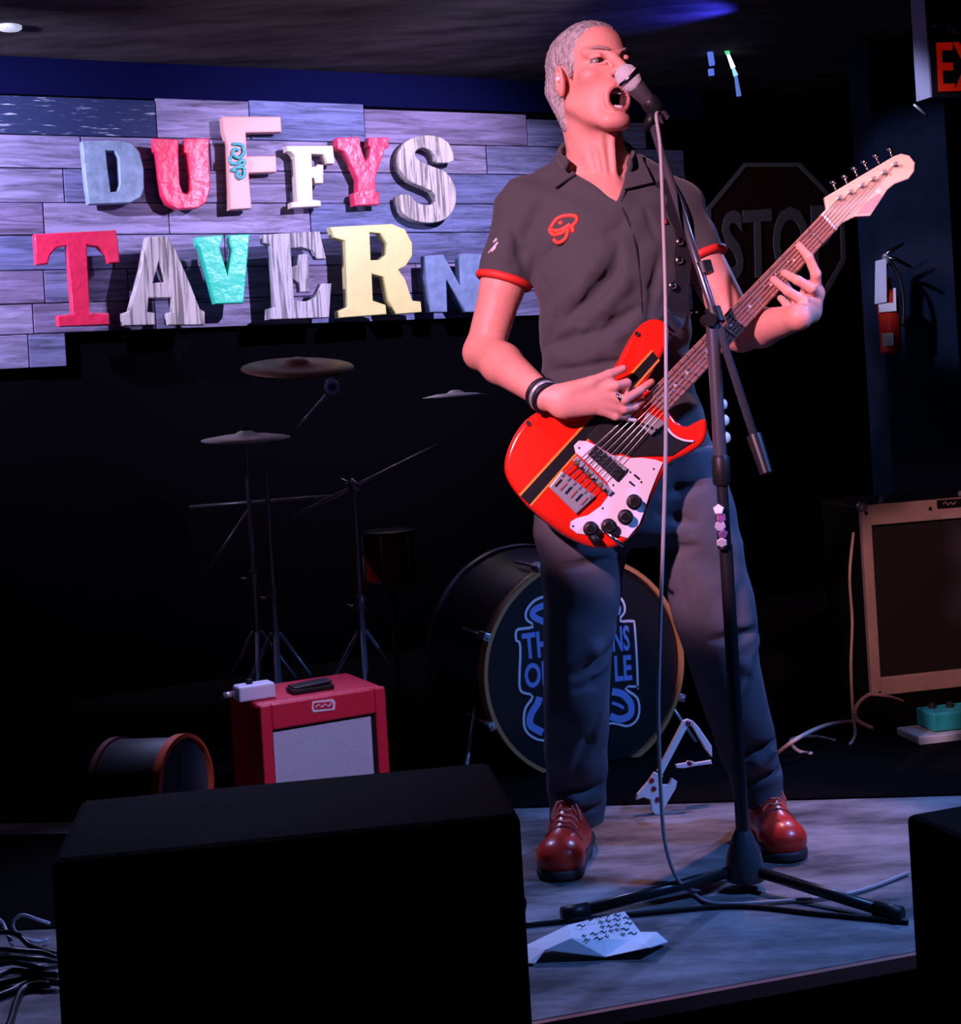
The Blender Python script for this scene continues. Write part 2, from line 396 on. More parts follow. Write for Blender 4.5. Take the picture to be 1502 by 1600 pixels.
def hit(S, pix, y0=2.3, push=0.0):
    """points where the lines of sight through pixels meet the surface"""
    D = np.array([A(ray(*q)) for q in pix]); nrm = np.linalg.norm(D, axis=1); t = np.full(len(pix), y0, float)
    for _ in range(70): t = t + S(A(CAM) + D * t[:, None]) / nrm * 0.8
    p = A(CAM) + D * t[:, None]; e = 0.002
    ok = np.abs(S(p)) < 0.004; pa = np.array(pix, float)
    if not ok.any(): t[:] = 2.90; p = A(CAM) + D * t[:, None]; ok[:] = True
    for i in np.where(~ok)[0]:          # a sight line that misses takes the depth of its neighbour
        j = np.where(ok)[0][np.argmin(((pa[ok] - pa[i]) ** 2).sum(1))]; p[i] = A(CAM) + D[i] * t[j]
    g = np.stack([S(p + np.eye(3)[i] * e) - S(p - np.eye(3)[i] * e) for i in range(3)], 1); g /= np.linalg.norm(g, axis=1)[:, None] + 1e-9
    p = p + g * push
    return [Vector(x) for x in p], [Vector(x) for x in g]
# ================================================================== THE SETTING
MW, Y0W = 0.516, 5.6
WALL = Frame((0, Y0W, 0), (1, MW, 0), (MW, -1, 0))         # back wall, right end further away
def struct(o): o['kind'] = 'structure'; return o
def wallpt(s, z, off=0.0): return WALL.w(s, z, off)
ZC = 2.46
struct(part('floor', box((0.5, 2.5, -0.03), 9, 9, 0.06), M_black))
# stage deck: front edge runs through these pixels
fa, fb = onz(820, 1597), onz(1415, 1489)
fd = (fb - fa).normalized(); fl, fr_ = fa - fd * 2.6, fb + fd * 1.6
M_deck = mat('stage_deck', (0.29, 0.285, 0.30), 0.75, spec=0.2, bump=0.4, bscale=9, var=0.78, vscale=3.5, stretch=(1.0, 2.6, 1))
bl, br_ = wallpt(-2.45, 0), wallpt(2.6, 0)
deck_xy = [(fl.x, fl.y), (fr_.x, fr_.y), (br_.x, br_.y), (bl.x, bl.y)]
dv = [Vector((x, y, z)) for z in (ZS - .028, ZS) for x, y in deck_xy]
stage = struct(part('floor', (dv, [(0, 1, 2, 3), (4, 5, 6, 7), (0, 1, 5, 4), (1, 2, 6, 5), (2, 3, 7, 6), (3, 0, 4, 7)]), M_deck)); stage['label'] = 'raised stage deck of worn grey boards'
cl_, cr_ = onz(850, 1262), onz(1405, 1246); cd_ = (cr_ - cl_).normalized(); c0, c1_ = cl_ - cd_ * 2.2, cr_ + cd_ * 1.6
cv = [Vector((p.x, p.y, ZS + h_)) for h_ in (.0004, .004) for p in (c0, c1_, br_, bl)]
dark_sheet = struct(part('floor', (cv, [(0, 1, 2, 3), (4, 5, 6, 7), (0, 1, 5, 4), (1, 2, 6, 5), (2, 3, 7, 6), (3, 0, 4, 7)]), mat('black_shade_sheet', (0.0035, 0.003, 0.0035), 0.95, spec=0.03, bump=0.5, bscale=200))); dark_sheet['label'] = 'black sheet added on the rear of the stage for shade'  # added black sheet keeps the rear deck dark, standing in for shade
k0, k1, k2, k3 = onz(-160, 1462), onz(330, 1440), onz(330, 1300), onz(-160, 1310)
kv = [Vector((p.x, p.y, ZS + h_)) for h_ in (.0004, .0035) for p in (k0, k1, k2, k3)]
struct(part('floor', (kv, [(0, 1, 2, 3), (4, 5, 6, 7), (0, 1, 5, 4), (1, 2, 6, 5), (2, 3, 7, 6), (3, 0, 4, 7)]), MATS['black_shade_sheet']))['label'] = 'black sheet added behind the tangled cables for shade'  # second added sheet, darkens the lit deck behind the cables
ctr = Vector((0.2, 3.8, 0)); sk = [Vector((x, y, z)) + (ctr - Vector((x, y, 0))) * .02 for z in (0.0, ZS - .028) for x, y in deck_xy]
struct(part('trim_4', (sk, [(0, 1, 2, 3), (4, 5, 6, 7), (0, 1, 5, 4), (1, 2, 6, 5), (2, 3, 7, 6), (3, 0, 4, 7)]), M_black))['label'] = 'black skirt under the stage deck'
M_edge = mat('stage_edge', (0.45, 0.14, 0.12), 0.5)
en = Vector((fd.y, -fd.x, 0))
struct(part('trim_1', obox((fl + fr_) / 2 + en * 0.006 + Vector((0, 0, -0.012)), fd, en, (0, 0, 1), (fr_ - fl).length, 0.012, 0.022), M_edge))
# back wall, upper dark blue band, ceiling, right wall
wb = struct(part('wall_back', obox(WALL.w(0.1, 1.28, -0.05), WALL.u, WALL.n, (0, 0, 1), 5.4, 0.1, 2.56), M_wall))
M_ceil = mat('ceiling_paint', (0.12, 0.11, 0.115), 0.9, spec=0.1, bump=0.3, bscale=3, var=0.7, vscale=2.2, stretch=(1, 3, 1))
struct(part('ceiling', box((0.5, 2.9, ZC + 0.05), 7.5, 9.5, 0.1), M_ceil))
M_blue_band = mat('navy_paint', (0.003, 0.004, 0.035), 0.9, spec=0.03, bump=0.1)
u0, v0 = WALL.pix(-60, 150, 0.02); u1 = WALL.pix(1068, 210, 0.02)[0]
ztop = WALL.pix(300, 158)[1]
struct(part('trim_2', obox(WALL.w((u0 + u1) / 2 - 0.1, (ztop + ZC) / 2, 0.008), WALL.u, WALL.n, (0, 0, 1), u1 - u0 + 0.4, 0.016, ZC - ztop), M_blue_band))
struct(part('wall_right', box((2.62, 4.2, 1.25), 0.1, 5.6, 2.5), M_wall))
struct(part('wall_left', box((-2.4, 3.0, 1.25), 0.1, 4.0, 2.5), M_wall))
# cladding boards of the sign: each a part of the back wall
W_PLANK = wood('barn_boards', [(0.21, 0.22, 0.42), (0.29, 0.27, 0.46), (0.16, 0.19, 0.40), (0.33, 0.30, 0.50), (0.25, 0.21, 0.38), (0.18, 0.22, 0.46)], scale=(2.2, 2.2, 26))
W_DARK = mat('flaked_navy_board', (0.02, 0.03, 0.09), 0.6, var=0.6, vscale=7, stretch=(2, 2, 22), bump=0.4, bscale=14)
nt = W_DARK.node_tree
for n in nt.nodes:
    if n.type == 'VALTORGB':
        e = n.color_ramp.elements; e[0].position = 0.60; e[1].position = 0.68; e[0].color = (0.012, 0.025, 0.09, 1); e[1].color = (0.45, 0.5, 0.6, 1)
rowh = [0.135, 0.108, 0.112, 0.106, 0.114, 0.108, 0.098, 0.11]
z = ztop; zbot_at = lambda px: WALL.pix(px, 517 - (px - 190) * 0.040)[1]
joints = [[-60, 250, 395, 573, 826, 1010], [-60, 130, 330, 540, 760, 960, 1068], [-60, 100, 300, 470, 690, 900, 1068], [-60, 65, 260, 480, 700, 880, 1068],
          [-60, 170, 345, 600, 800, 990, 1068], [-60, 60, 190, 410, 640, 860, 1068], [-60, 40, 230, 470, 720, 930, 1068], [-60, 30, 88]]
for r, hgt in enumerate(rowh):
    for i in range(len(joints[r]) - 1):
        pa, pb = joints[r][i], joints[r][i + 1]
        ua, ub = WALL.pix(pa, 350)[0], WALL.pix(pb, 350)[0]
        zt, zb = z, z - hgt
        if r == 0: zt += {0: -0.008, 1: 0.0, 2: 0.004, 3: -0.012, 4: -0.03}[i] - 0.0
        th = 0.016 + random.random() * 0.008
        o = part('plank', obox(WALL.w((ua + ub) / 2, (zt + zb) / 2, th / 2 + 0.016), WALL.u, WALL.n, (0, 0, 1), ub - ua - 0.003, th, zt - zb - 0.003), W_DARK if (r == 0 and i == 0) else W_PLANK, wb, bevel=0.002)
    z -= hgt
# ================================================================== LETTERS OF THE SIGN
def z1(p): return [(x / 3.2, 100 + y / 3.2) for x, y in p]
def z2(p): return [(400 + x / 3.004, 100 + y / 3.004) for x, y in p]
ML = {}
M_L_blue = mat('letter_blue_grey', (0.30, 0.42, 0.56), 0.55, bump=0.3, bscale=30, var=0.35, vscale=22)
M_L_red = mat('letter_red_enamel', (0.85, 0.03, 0.10), 0.34, bump=0.5, bscale=26, coat=0.15)
M_L_pink = mat('letter_salmon', (0.68, 0.36, 0.32), 0.5, bump=0.1)
M_L_cream = mat('letter_cream', (0.66, 0.55, 0.46), 0.45, bump=0.1)
M_L_yellow = mat('letter_pale_yellow', (0.70, 0.66, 0.26), 0.4, bump=0.1, var=0.12)
M_L_green = mat('letter_green_enamel', (0.03, 0.62, 0.38), 0.34, bump=0.5, bscale=26, coat=0.15)
M_L_wood = wood('letter_striped_wood', [(0.50, 0.47, 0.49), (0.56, 0.51, 0.50), (0.46, 0.45, 0.50)], scale=(38, 38, 1.6), stripes=0.30)
M_L_navy = mat('letter_denim_blue', (0.16, 0.24, 0.42), 0.6, bump=0.3, bscale=30, var=0.3, vscale=20)
letters = [
 ('letter_d', 'dusty blue letter D at the start of the upper word', M_L_blue, z1, [(410,385),(600,380),(660,393),(700,440),(720,520),(722,620),(705,668),(655,694),(445,700),(430,600)], [(530,432),(575,433),(594,465),(600,600),(588,636),(555,640),(545,560)]),
 ('letter_u', 'glossy red letter U between the blue D and the tall pink F', M_L_red, z1, [(770,370),(895,376),(893,440),(900,600),(915,642),(938,650),(954,630),(955,560),(940,450),(925,440),(925,372),(1048,370),(1045,435),(1052,620),(1035,688),(990,720),(890,726),(840,700),(810,650),(795,560),(783,445),(772,435)], None),
 ('letter_f', 'tall plain salmon pink letter F with a teal ornament on its stem', M_L_pink, z1, [(1115,262),(1405,262),(1410,340),(1230,343),(1236,460),(1382,458),(1385,540),(1245,545),(1260,722),(1152,728),(1140,400),(1120,330)], None),
 ('letter_f', 'small cream slab serif letter F between the pink F and the red Y', M_L_cream, z2, [(145,383),(362,382),(372,468),(335,468),(318,425),(262,422),(265,482),(285,480),(290,470),(318,472),(318,560),(280,560),(275,535),(265,535),(268,635),(305,640),(308,668),(168,675),(168,648),(195,645),(182,430),(165,412),(148,410)], None),
 ('letter_y', 'glossy red letter Y in the upper word', M_L_red, z2, [(380,345),(490,342),(492,385),(515,455),(530,440),(540,390),(530,385),(530,345),(625,345),(625,392),(605,400),(560,540),(565,600),(580,602),(580,660),(465,665),(458,605),(480,598),(480,540),(415,410),(385,400)], None),
 ('letter_s', 'striped driftwood letter S ending the upper word', M_L_wood, z2, [(930,455),(915,385),(880,350),(830,335),(770,337),(710,360),(675,405),(668,460),(685,510),(725,550),(780,575),(830,600),(848,632),(830,658),(790,660),(750,645),(728,620),(715,612),(668,618),(672,665),(700,710),(755,738),(830,745),(890,728),(928,685),(942,630),(930,560),(890,505),(830,480),(775,455),(750,430),(755,405),(785,393),(820,405),(840,430),(850,462)], None),
 ('letter_t', 'glossy red letter T starting the lower word', M_L_red, z1, [(172,850),(580,830),(590,880),(600,992),(545,995),(532,950),(490,912),(435,905),(445,1100),(452,1245),(545,1245),(552,1305),(295,1312),(288,1258),(365,1250),(350,1080),(335,905),(285,918),(252,955),(240,1000),(182,1003),(178,920)], None),
 ('letter_a', 'striped driftwood letter A between the red T and the green V', M_L_wood, z1, [(735,865),(840,860),(880,930),(960,1120),(1000,1225),(1025,1240),(1025,1305),(840,1305),(832,1245),(865,1240),(855,1168),(745,1170),(738,1238),(775,1245),(778,1305),(618,1308),(615,1245),(648,1235),(700,1040)], [(795,985),(825,1090),(765,1095)]),
 ('letter_v', 'glossy green letter V in the lower word', M_L_green, z1, [(985,865),(1115,855),(1110,890),(1100,920),(1140,1060),(1165,930),(1150,890),(1150,855),(1250,850),(1245,900),(1220,1195),(1075,1200),(1050,1100),(1000,920),(985,905)], None),
 ('letter_e', 'striped pale wood letter E between the green V and the yellow R', M_L_wood, z2, [(35,800),(300,785),(330,915),(290,915),(265,875),(215,860),(165,865),(170,950),(195,945),(200,895),(245,890),(258,1070),(210,1070),(205,1030),(175,1010),(180,1110),(240,1115),(280,1095),(310,1030),(355,1030),(345,1190),(60,1200),(58,1150),(90,1140),(70,850),(40,840)], None),
 ('letter_r', 'big pale yellow slab serif letter R', M_L_yellow, z2, [(350,765),(640,750),(700,775),(735,840),(735,900),(705,948),(670,965),(702,1010),(735,1110),(775,1115),(780,1165),(660,1175),(622,1110),(600,1000),(545,985),(550,1110),(610,1130),(615,1175),(392,1192),(388,1160),(432,1140),(420,830),(365,815)], [(535,790),(585,795),(615,840),(612,895),(580,920),(540,920)]),
 ('letter_n', 'denim blue letter N ending the lower word, beside the singer’s sleeve', M_L_navy, z2, [(795,900),(880,893),(960,1040),(957,890),(1060,890),(1080,1165),(985,1165),(895,1010),(900,1165),(820,1165),(800,1000)], None)]
LTH = 0.045
LOFF = .105
for li, (nm, lab, m, zf, outl, hole) in enumerate(letters):
    LOFF = .105 if li < 6 else .165
    loops = [[WALL.pix(x, y, LOFF) for x, y in zf(outl)]]
    if hole: loops.append([WALL.pix(x, y, LOFF) for x, y in zf(hole)])
    if nm in ('letter_s',): loops = [smooth2(l, 3) for l in loops]
    o = part(nm, plate(WALL, loops, LTH, LOFF - LTH, 0.004), m, None, 'angle'); setp(o, lab, 'sign letter', 'letters of the tavern sign')
# teal curled ornament on the tall F
M_teal = mat('teal_enamel', (0.03, 0.36, 0.42), 0.3, bump=0.2)
LOFF = .105
orn = thing('curled_ornament', 'small teal curled ornament fixed on the stem of the pink F', 'ornament', WALL.pw(372, 280, LOFF))
for pl in ([(1165,400),(1210,405),(1220,440),(1195,470),(1165,450),(1175,425),(1195,432)], [(1155,460),(1150,490),(1180,500),(1215,480),(1220,500),(1180,520),(1160,530),(1185,535)], [(1190,520),(1220,520),(1222,555),(1200,572),(1185,550),(1205,545)]):
    part('curl', tube(catmull([WALL.pw(x, y, LOFF + 0.008) for x, y in z1(pl)], 5), 0.0055, 8), M_teal, orn, True)

# ================================================================== STOP SIGN, POST, EXTINGUISHER, EXIT SIGN
st = thing('stop_sign', 'dim octagonal stop sign on the dark back wall', 'sign', WALL.pw(1212, 470, 0.02))
def zr(p): return [(1080 + x / 3.755, 200 + y / 3.755) for x, y in p]
octo = zr([(310, 205), (640, 205), (895, 470), (905, 780), (780, 1000), (290, 1000), (100, 800), (90, 470)])
M_stop = mat('dimmed_stop_red', (0.05, 0.01, 0.01), 0.6); M_stopw = mat('dimmed_stop_border', (0.27, 0.24, 0.25), 0.6)  # sign colours lowered in place of weak light
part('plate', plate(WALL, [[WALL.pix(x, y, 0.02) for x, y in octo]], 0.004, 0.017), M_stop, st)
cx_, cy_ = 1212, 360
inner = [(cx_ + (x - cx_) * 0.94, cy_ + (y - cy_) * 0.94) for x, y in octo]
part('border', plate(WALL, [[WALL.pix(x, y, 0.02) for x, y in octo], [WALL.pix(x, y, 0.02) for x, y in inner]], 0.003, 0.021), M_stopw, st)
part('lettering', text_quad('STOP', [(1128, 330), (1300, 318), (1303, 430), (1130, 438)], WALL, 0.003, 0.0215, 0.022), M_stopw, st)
# square post
pc = P(1440, 560, 5.3)
M_post = mat('post_paint', (0.010, 0.020, 0.045), 0.7, spec=0.1, var=0.3, vscale=5)
post = struct(part('trim_3', obox((pc.x, pc.y + 0.12, 1.4), (1, 0.1, 0), (-0.1, 1, 0), (0, 0, 1), 0.27, 0.2, 2.12), M_post)); post['label'] = 'dark blue square post'
ex = thing('fire_extinguisher', 'red fire extinguisher with white tag hung on the dark post', 'fire extinguisher', P(1392, 552, 5.05))
YE = 5.05
b0, b1 = P(1393, 552, YE), P(1386, 452, YE); ax = Vector((0, 0, 1)); hh = b1.z - b0.z
M_exred = mat('extinguisher_red', (0.62, 0.03, 0.015), 0.3, coat=0.4)
part('cylinder', lathe(b0, ax, [(0.030, 0), (0.036, 0.006), (0.036, hh * 0.60), (0.0375, hh * 0.61), (0.0375, hh * 0.66), (0.036, hh * 0.67), (0.036, hh * 0.85), (0.028, hh * 0.95), (0.014, hh), (0.012, hh + 0.04)], 28), M_exred, ex, 'angle')
EF = Frame(P(1385, 470, YE - 0.042), (1, 0, 0), (-0.25, -1, 0))
part('label_plate', plate(EF, [[EF.pix(x, y) for x, y in [(1378, 521), (1396, 520), (1397, 540), (1379, 541)]]], 0.002, 0.0), M_white, ex)
part('label_band', plate(EF, [[EF.pix(x, y) for x, y in [(1373, 474), (1396, 473), (1396, 450), (1400, 450), (1401, 486), (1374, 488)]]], 0.002, 0.0), M_white, ex)
part('tag', plate(EF, [[EF.pix(x, y, 0.01) for x, y in [(1368, 408), (1385, 404), (1386, 472), (1367, 475)]]], 0.002, 0.01), mat('tag_card', (0.6, 0.62, 0.72), 0.7), ex, label='white inspection tag')
part('valve', tube([P(1383, 420, YE), P(1384, 400, YE)], 0.012, 10), M_dchrome, ex, True)
part('handle', tube([P(1380, 400, YE), P(1392, 392, YE), P(1413, 380, YE)], [0.006, 0.008, 0.004], 8), M_chrome, ex, True)
part('handle', tube([P(1384, 402, YE), P(1398, 404, YE), P(1424, 417, YE)], [0.006, 0.008, 0.005], 8), M_chrome, ex, True)
part('hose', tube(catmull([P(1388, 405, YE), P(1404, 430, YE), P(1412, 470, YE), P(1411, 510, YE)], 5), 0.007, 8), M_blackp, ex, True)
# exit sign
a_ = math.radians(20); EX = Frame(P(1462, 90, 4.35), (math.cos(a_), math.sin(a_), 0), (math.sin(a_), -math.cos(a_), 0))
xs = thing('exit_sign', 'black exit sign with red letters and pale side at the ceiling', 'exit sign', EX.pw(1462, 150))
hx = EX.pix(1462, -20)[1]; lx = EX.pix(1462, 152)[1]
M_exitside = mat('exit_side', (0.42, 0.45, 0.60), 0.6)
part('housing', obox(EX.w(0.15, (hx + lx) / 2, -0.036), EX.u, EX.n, (0, 0, 1), 0.33, 0.06, hx - lx), M_blackp, xs, bevel=0.004)
part('side_panel', obox(EX.w(-0.019, (hx + lx) / 2 - 0.004, -0.038), EX.u, EX.n, (0, 0, 1), 0.006, 0.066, hx - lx - 0.01), M_exitside, xs, label='pale lit side panel')
M_exitred = mat('exit_red', (0.5, 0.02, 0.005), 0.5, emit=(1.0, 0.015, 0.0), estr=0.17)
part('lettering', text_quad('EXIT', [(1463, 67), (1580, 64), (1583, 140), (1467, 143)], EX, 0.003, -0.004, 0.01), M_exitred, xs, label='glowing red letters EXIT')
part('lamp_head', lathe(EX.w(0.075, EX.pix(1482, 40)[1], -0.01), EX.n, [(0.024, 0), (0.027, 0.01), (0.022, 0.02), (0.024, 0.024)], 20), mat('lamp_housing', (0.16, 0.16, 0.22), 0.4), xs, 'angle')
part('bracket', tube([EX.pw(1458, 42, 0.01), EX.pw(1466, 40, 0.014), EX.pw(1473, 18, 0.01)], 0.005, 8), mat('lamp_bracket', (0.35, 0.35, 0.45), 0.5), xs, True)
part('foot_bracket', tube([EX.pw(1428, 163), EX.pw(1449, 181)], 0.004, 8), M_dchrome, xs, True)
# glowing tubes and rod on the dark upper wall
M_neonb = mat('neon_blue', (0.1, 0.15, 0.5), 0.3, emit=(0.13, 0.22, 1.0), estr=0.75)
nb = thing('neon_tube', 'short blue glowing tube high in the dark right of the singer', 'light tube', P(1112, 125, 5.4), 'glowing tubes')
part('glass', tube([P(1106, 57, 5.4), P(1108, 70, 5.4), P(1113, 102, 5.4)], 0.011, 10), M_neonb, nb, True)
part('glass', tube([P(1111, 108, 5.4), P(1112, 118, 5.4)], 0.011, 10), M_neonb, nb, True)
part('end_cap', tube([P(1112, 119, 5.4), P(1113, 128, 5.4)], 0.009, 10), M_blackp, nb, True)
nc = thing('neon_tube', 'thin green and white glowing tube beside the short blue one', 'light tube', P(1155, 150, 5.4), 'glowing tubes')
for (a, b, c, e) in [((1127, 62), (1138, 84), (0.1, 1.0, 0.35), 0.8), ((1138, 85), (1146, 106), (0.9, 0.95, 1.0), 1.2), ((1146, 107), (1150, 118), (0.35, 0.8, 1.0), 1.0), ((1150, 119), (1155, 150), (0.15, 0.3, 1.0), 0.6)]:
    part('glass', tube([P(*a, 5.4), P(*b, 5.4)], [0.006, 0.009], 10), mat('neon_%d' % int(c[0] * 100), (0.1, 0.1, 0.1), 0.3, emit=c, estr=e), nc, True)
setp(part('brass_rod', tube([P(1337, 90, 5.6), P(1393, 40, 5.5)], 0.009, 8), mat('dull_brass', (0.35, 0.20, 0.05), 0.5, emit=(0.10, 0.045, 0.0), estr=0.0), None, True), 'thin dull brass rod slanting on the dark upper wall', 'rod')
dl = P(15, 50, 4.45)
setp(part('ceiling_lamp', lathe((dl.x, dl.y, ZC - 0.012), (0, 0, 1), [(0.030, 0), (0.036, 0.004), (0.036, 0.014)], 24), mat('lamp_glow', (0.6, 0.6, 0.7), 0.5, emit=(0.6, 0.65, 0.9), estr=0.7), None, True), 'small round glowing lamp in the ceiling at the left', 'lamp')
# ================================================================== GUITAR FRAME (needed to pose the hands)
GB, GN = P(895, 770, 2.795), P(1294, 348, 2.69)
GT = Frame(GB, GN - GB, (0.05, -1, 0.12)); GT.n = (GT.n - GT.u * GT.n.dot(GT.u)).normalized(); GT = Frame(GB, GN - GB, GT.n)
def zg(p): return [(770 + x / 3.95, 550 + y / 3.95) for x, y in p]
def gpt(px, py, h): return GT.pw(px, py, h)

# ================================================================== THE SINGER
person = thing('person', 'singing guitarist in dark shirt with red cuffs and red shoes', 'person', onz(1045, 1345))
def row(py, l, r, yc, ry):
    c = P((l + r) / 2, py, yc); return (c.z, c.x, c.y, (r - l) / 2 * yc / FPX, ry)
torso = [row(275, 868, 1005, 3.045, .062), row(292, 832, 1052, 3.035, .080), row(325, 815, 1070, 3.025, .098), row(380, 824, 1078, 3.01, .114), row(440, 836, 1080, 3.0, .118),
         row(500, 843, 1078, 3.0, .112), row(560, 846, 1080, 3.0, .108), row(620, 842, 1090, 3.0, .112), row(690, 838, 1108, 3.0, .120), row(730, 836, 1118, 3.0, .122)]
# ---- head frame
hy, hp, hr = math.radians(27), math.radians(11), math.radians(3)
Fh = Vector((math.sin(hy) * math.cos(hp), -math.cos(hy) * math.cos(hp), math.sin(hp)))
Uh = Vector((0.03, 0, 1)); Uh = (Uh - Fh * Uh.dot(Fh)).normalized(); Xh = Uh.cross(Fh)
HC = P(925, 121, 3.0); HS = 0.98
RH = np.array([A(Xh), A(Fh), A(Uh)]).T
def hd(x, y, z): return HC + (Xh * x + Fh * y + Uh * z) * HS
body = SDF()
def hell(c, r, k=0.012, mode='u', rz=0.0, rx=0.0):
    c_, s_ = math.cos(rz), math.sin(rz); Rl = np.array([[c_, -s_, 0], [s_, c_, 0], [0, 0, 1]])
    c2, s2 = math.cos(rx), math.sin(rx); Rl = Rl @ np.array([[1, 0, 0], [0, c2, -s2], [0, s2, c2]])
    body.ell(hd(*c), [x * HS for x in r], RH @ Rl, k, mode)
def hcone(a, b, ra, rb, k=0.008, mode='u'): body.cone(hd(*a), hd(*b), ra, rb, k, mode)
hell((0, -.018, .038), (.073, .092, .074))
hell((0, .034, .042), (.058, .050, .052), .02)
hell((0, .030, -.030), (.058, .056, .072), .02)
hell((0, .022, -.085), (.046, .048, .040), .02)
for sx in (-1, 1):
    hcone((sx * .050, -.004, -.062), (sx * .020, .060, -.118), .017, .015, .02)
    hell((sx * .043, .058, -.026), (.020, .020, .016), .016)
    hcone((sx * .047, .066, .021), (sx * .011, .086, .0135), .010, .0105, .010)
hell((0, .066, -.120), (.024, .019, .017), .016)
for sx in (-1, 1):
    hell((sx * .032, .092, .001), (.019, .022, .0120), .007, 's')
hcone((0, .084, .012), (0, .113, -.026), .0085, .0115, .010)
for sx in (-1, 1): hell((sx * .0125, .098, -.031), (.0085, .010, .0075), .006)
for sx in (-1, 1):
    hell((sx * .006, .106, -.038), (.0036, .005, .004), .003, 's')
    hcone((sx * .021, .096, -.030), (sx * .039, .072, -.080), .0042, .0034, .005, 's')
hcone((-.004, .093, .030), (-.005, .088, .042), .0018, .0018, .005, 's'); hcone((.004, .093, .030), (.005, .088, .042), .0018, .0018, .005, 's')
MC = (0, .090, -.080)
ring = [(MC[0] + .024 * math.cos(t), MC[1] - .002 - 14 * (.024 * math.cos(t)) ** 2 * 1.0 - (.010 if math.sin(t) < 0 else 0) * -math.sin(t), MC[2] + .024 * math.sin(t)) for t in np.linspace(0, 2 * math.pi, 17)]
for i in range(16): hcone(ring[i], ring[i + 1], .0058, .0058, .006)
hell(MC, (.019, .045, .0195), .003, 's')
for sx in (-1, 1):      # lids and ears
    hcone((sx * .017, .0835, .0060), (sx * .032, .0865, .0085), .0040, .0044, .003); hcone((sx * .032, .0865, .0085), (sx * .045, .0735, .0065), .0044, .0030, .003)
    hcone((sx * .018, .0835, -.0055), (sx * .044, .0725, -.0060), .0035, .0026, .004)
    hell((sx * .0735, -.006, -.012), (.010, .021, .033), .006, 'u', rz=sx * -0.35, rx=-0.15)
    hell((sx * .0860, -.001, -.010), (.0125, .0125, .022), .003, 's', rz=sx * -0.35)
    hcone((sx * .0775, .006, -.022), (sx * .0785, -.006, .004), .0036, .0030, .004)
# ---- neck and upper chest
body.cone(hd(0, -.025, -.05), P(938, 285, 3.045), .054, .064, .02)
for (a, b, r) in [((898, 190, 3.005), (945, 305, 2.972), .0085), ((935, 190, 2.975), (952, 305, 2.962), .0065), ((955, 190, 2.975), (963, 305, 2.962), .006), ((885, 195, 3.03), (925, 300, 2.992), .009)]:
    body.cone(P(*a), P(*b), r, r * 0.9, .014)
body.stack(torso[:3], .03, shrink=.010)
body.cone(P(925, 272, 3.05), P(825, 318, 3.03), .036, .040, .03); body.cone(P(985, 272, 3.05), P(1050, 318, 3.035), .036, .040, .03)
# ---- arms
SHL, ELL, WRL = P(818, 330, 3.03), P(757, 548, 3.0), P(853, 621, 2.795)
SHR, ELR, WRR = P(1058, 330, 3.035), P(1158, 520, 2.965), P(1248, 496, 2.785)
def lerp(a, b, t): return a + (b - a) * t
body.cone(SHL, lerp(SHL, ELL, .55), .047, .0445, .01); body.cone(lerp(SHL, ELL, .5), ELL, .0445, .038, .01)
body.cone(ELL, lerp(ELL, WRL, .3), .039, .041, .012); body.cone(lerp(ELL, WRL, .3), WRL, .041, .0235, .012)
body.ell(ELL + Vector((-0.012, 0.012, -0.006)), (.03, .03, .03), None, .015)
body.cone(SHR, ELR, .046, .037, .01); body.cone(ELR, lerp(ELR, WRR, .35), .037, .038, .012); body.cone(lerp(ELR, WRR, .35), WRR, .038, .023, .012)
# ---- strumming hand (back of the hand to the viewer, over the strings)
def fing(pts, r0, r1, k=.006):
    pts = [Vector(p) for p in pts]; n = len(pts) - 1
    for i in range(n):
        body.cone(pts[i], pts[i + 1], r0 + (r1 - r0) * i / n, r0 + (r1 - r0) * (i + 1) / n, k if i == 0 else .0035)
def g(px, py, h): return GT.pw(px, py, h)
gn = GT.n
body.cone(WRL, g(880, 624, .036), .0235, .024, .012, flat=(gn, .75))
body.cone(g(876, 622, .036), g(948, 604, .036), .024, .021, .012, flat=(gn, .62)); body.cone(g(880, 634, .034), g(955, 630, .034), .022, .020, .012, flat=(gn, .62)); body.cone(g(880, 628, .036), g(938, 616, .038), .026, .024, .012, flat=(gn, .55))
fing([g(890, 610, .040), g(925, 597, .046), g(952, 585, .040), g(974, 576, .034)], .0125, .0075, .012)           # thumb
fing([g(940, 606, .040), g(962, 603, .048), g(980, 598, .036), g(972, 622, .024)], .0100, .0072)                  # index bent
fing([g(948, 618, .040), g(976, 625, .044), g(1000, 610, .032), g(1018, 597, .022)], .0098, .0070)                # middle, long
fing([g(950, 632, .036), g(975, 640, .036), g(992, 636, .024), g(1004, 626, .014)], .0092, .0066)
fing([g(940, 642, .034), g(962, 651, .032), g(978, 650, .020), g(986, 643, .012)], .0084, .0060)
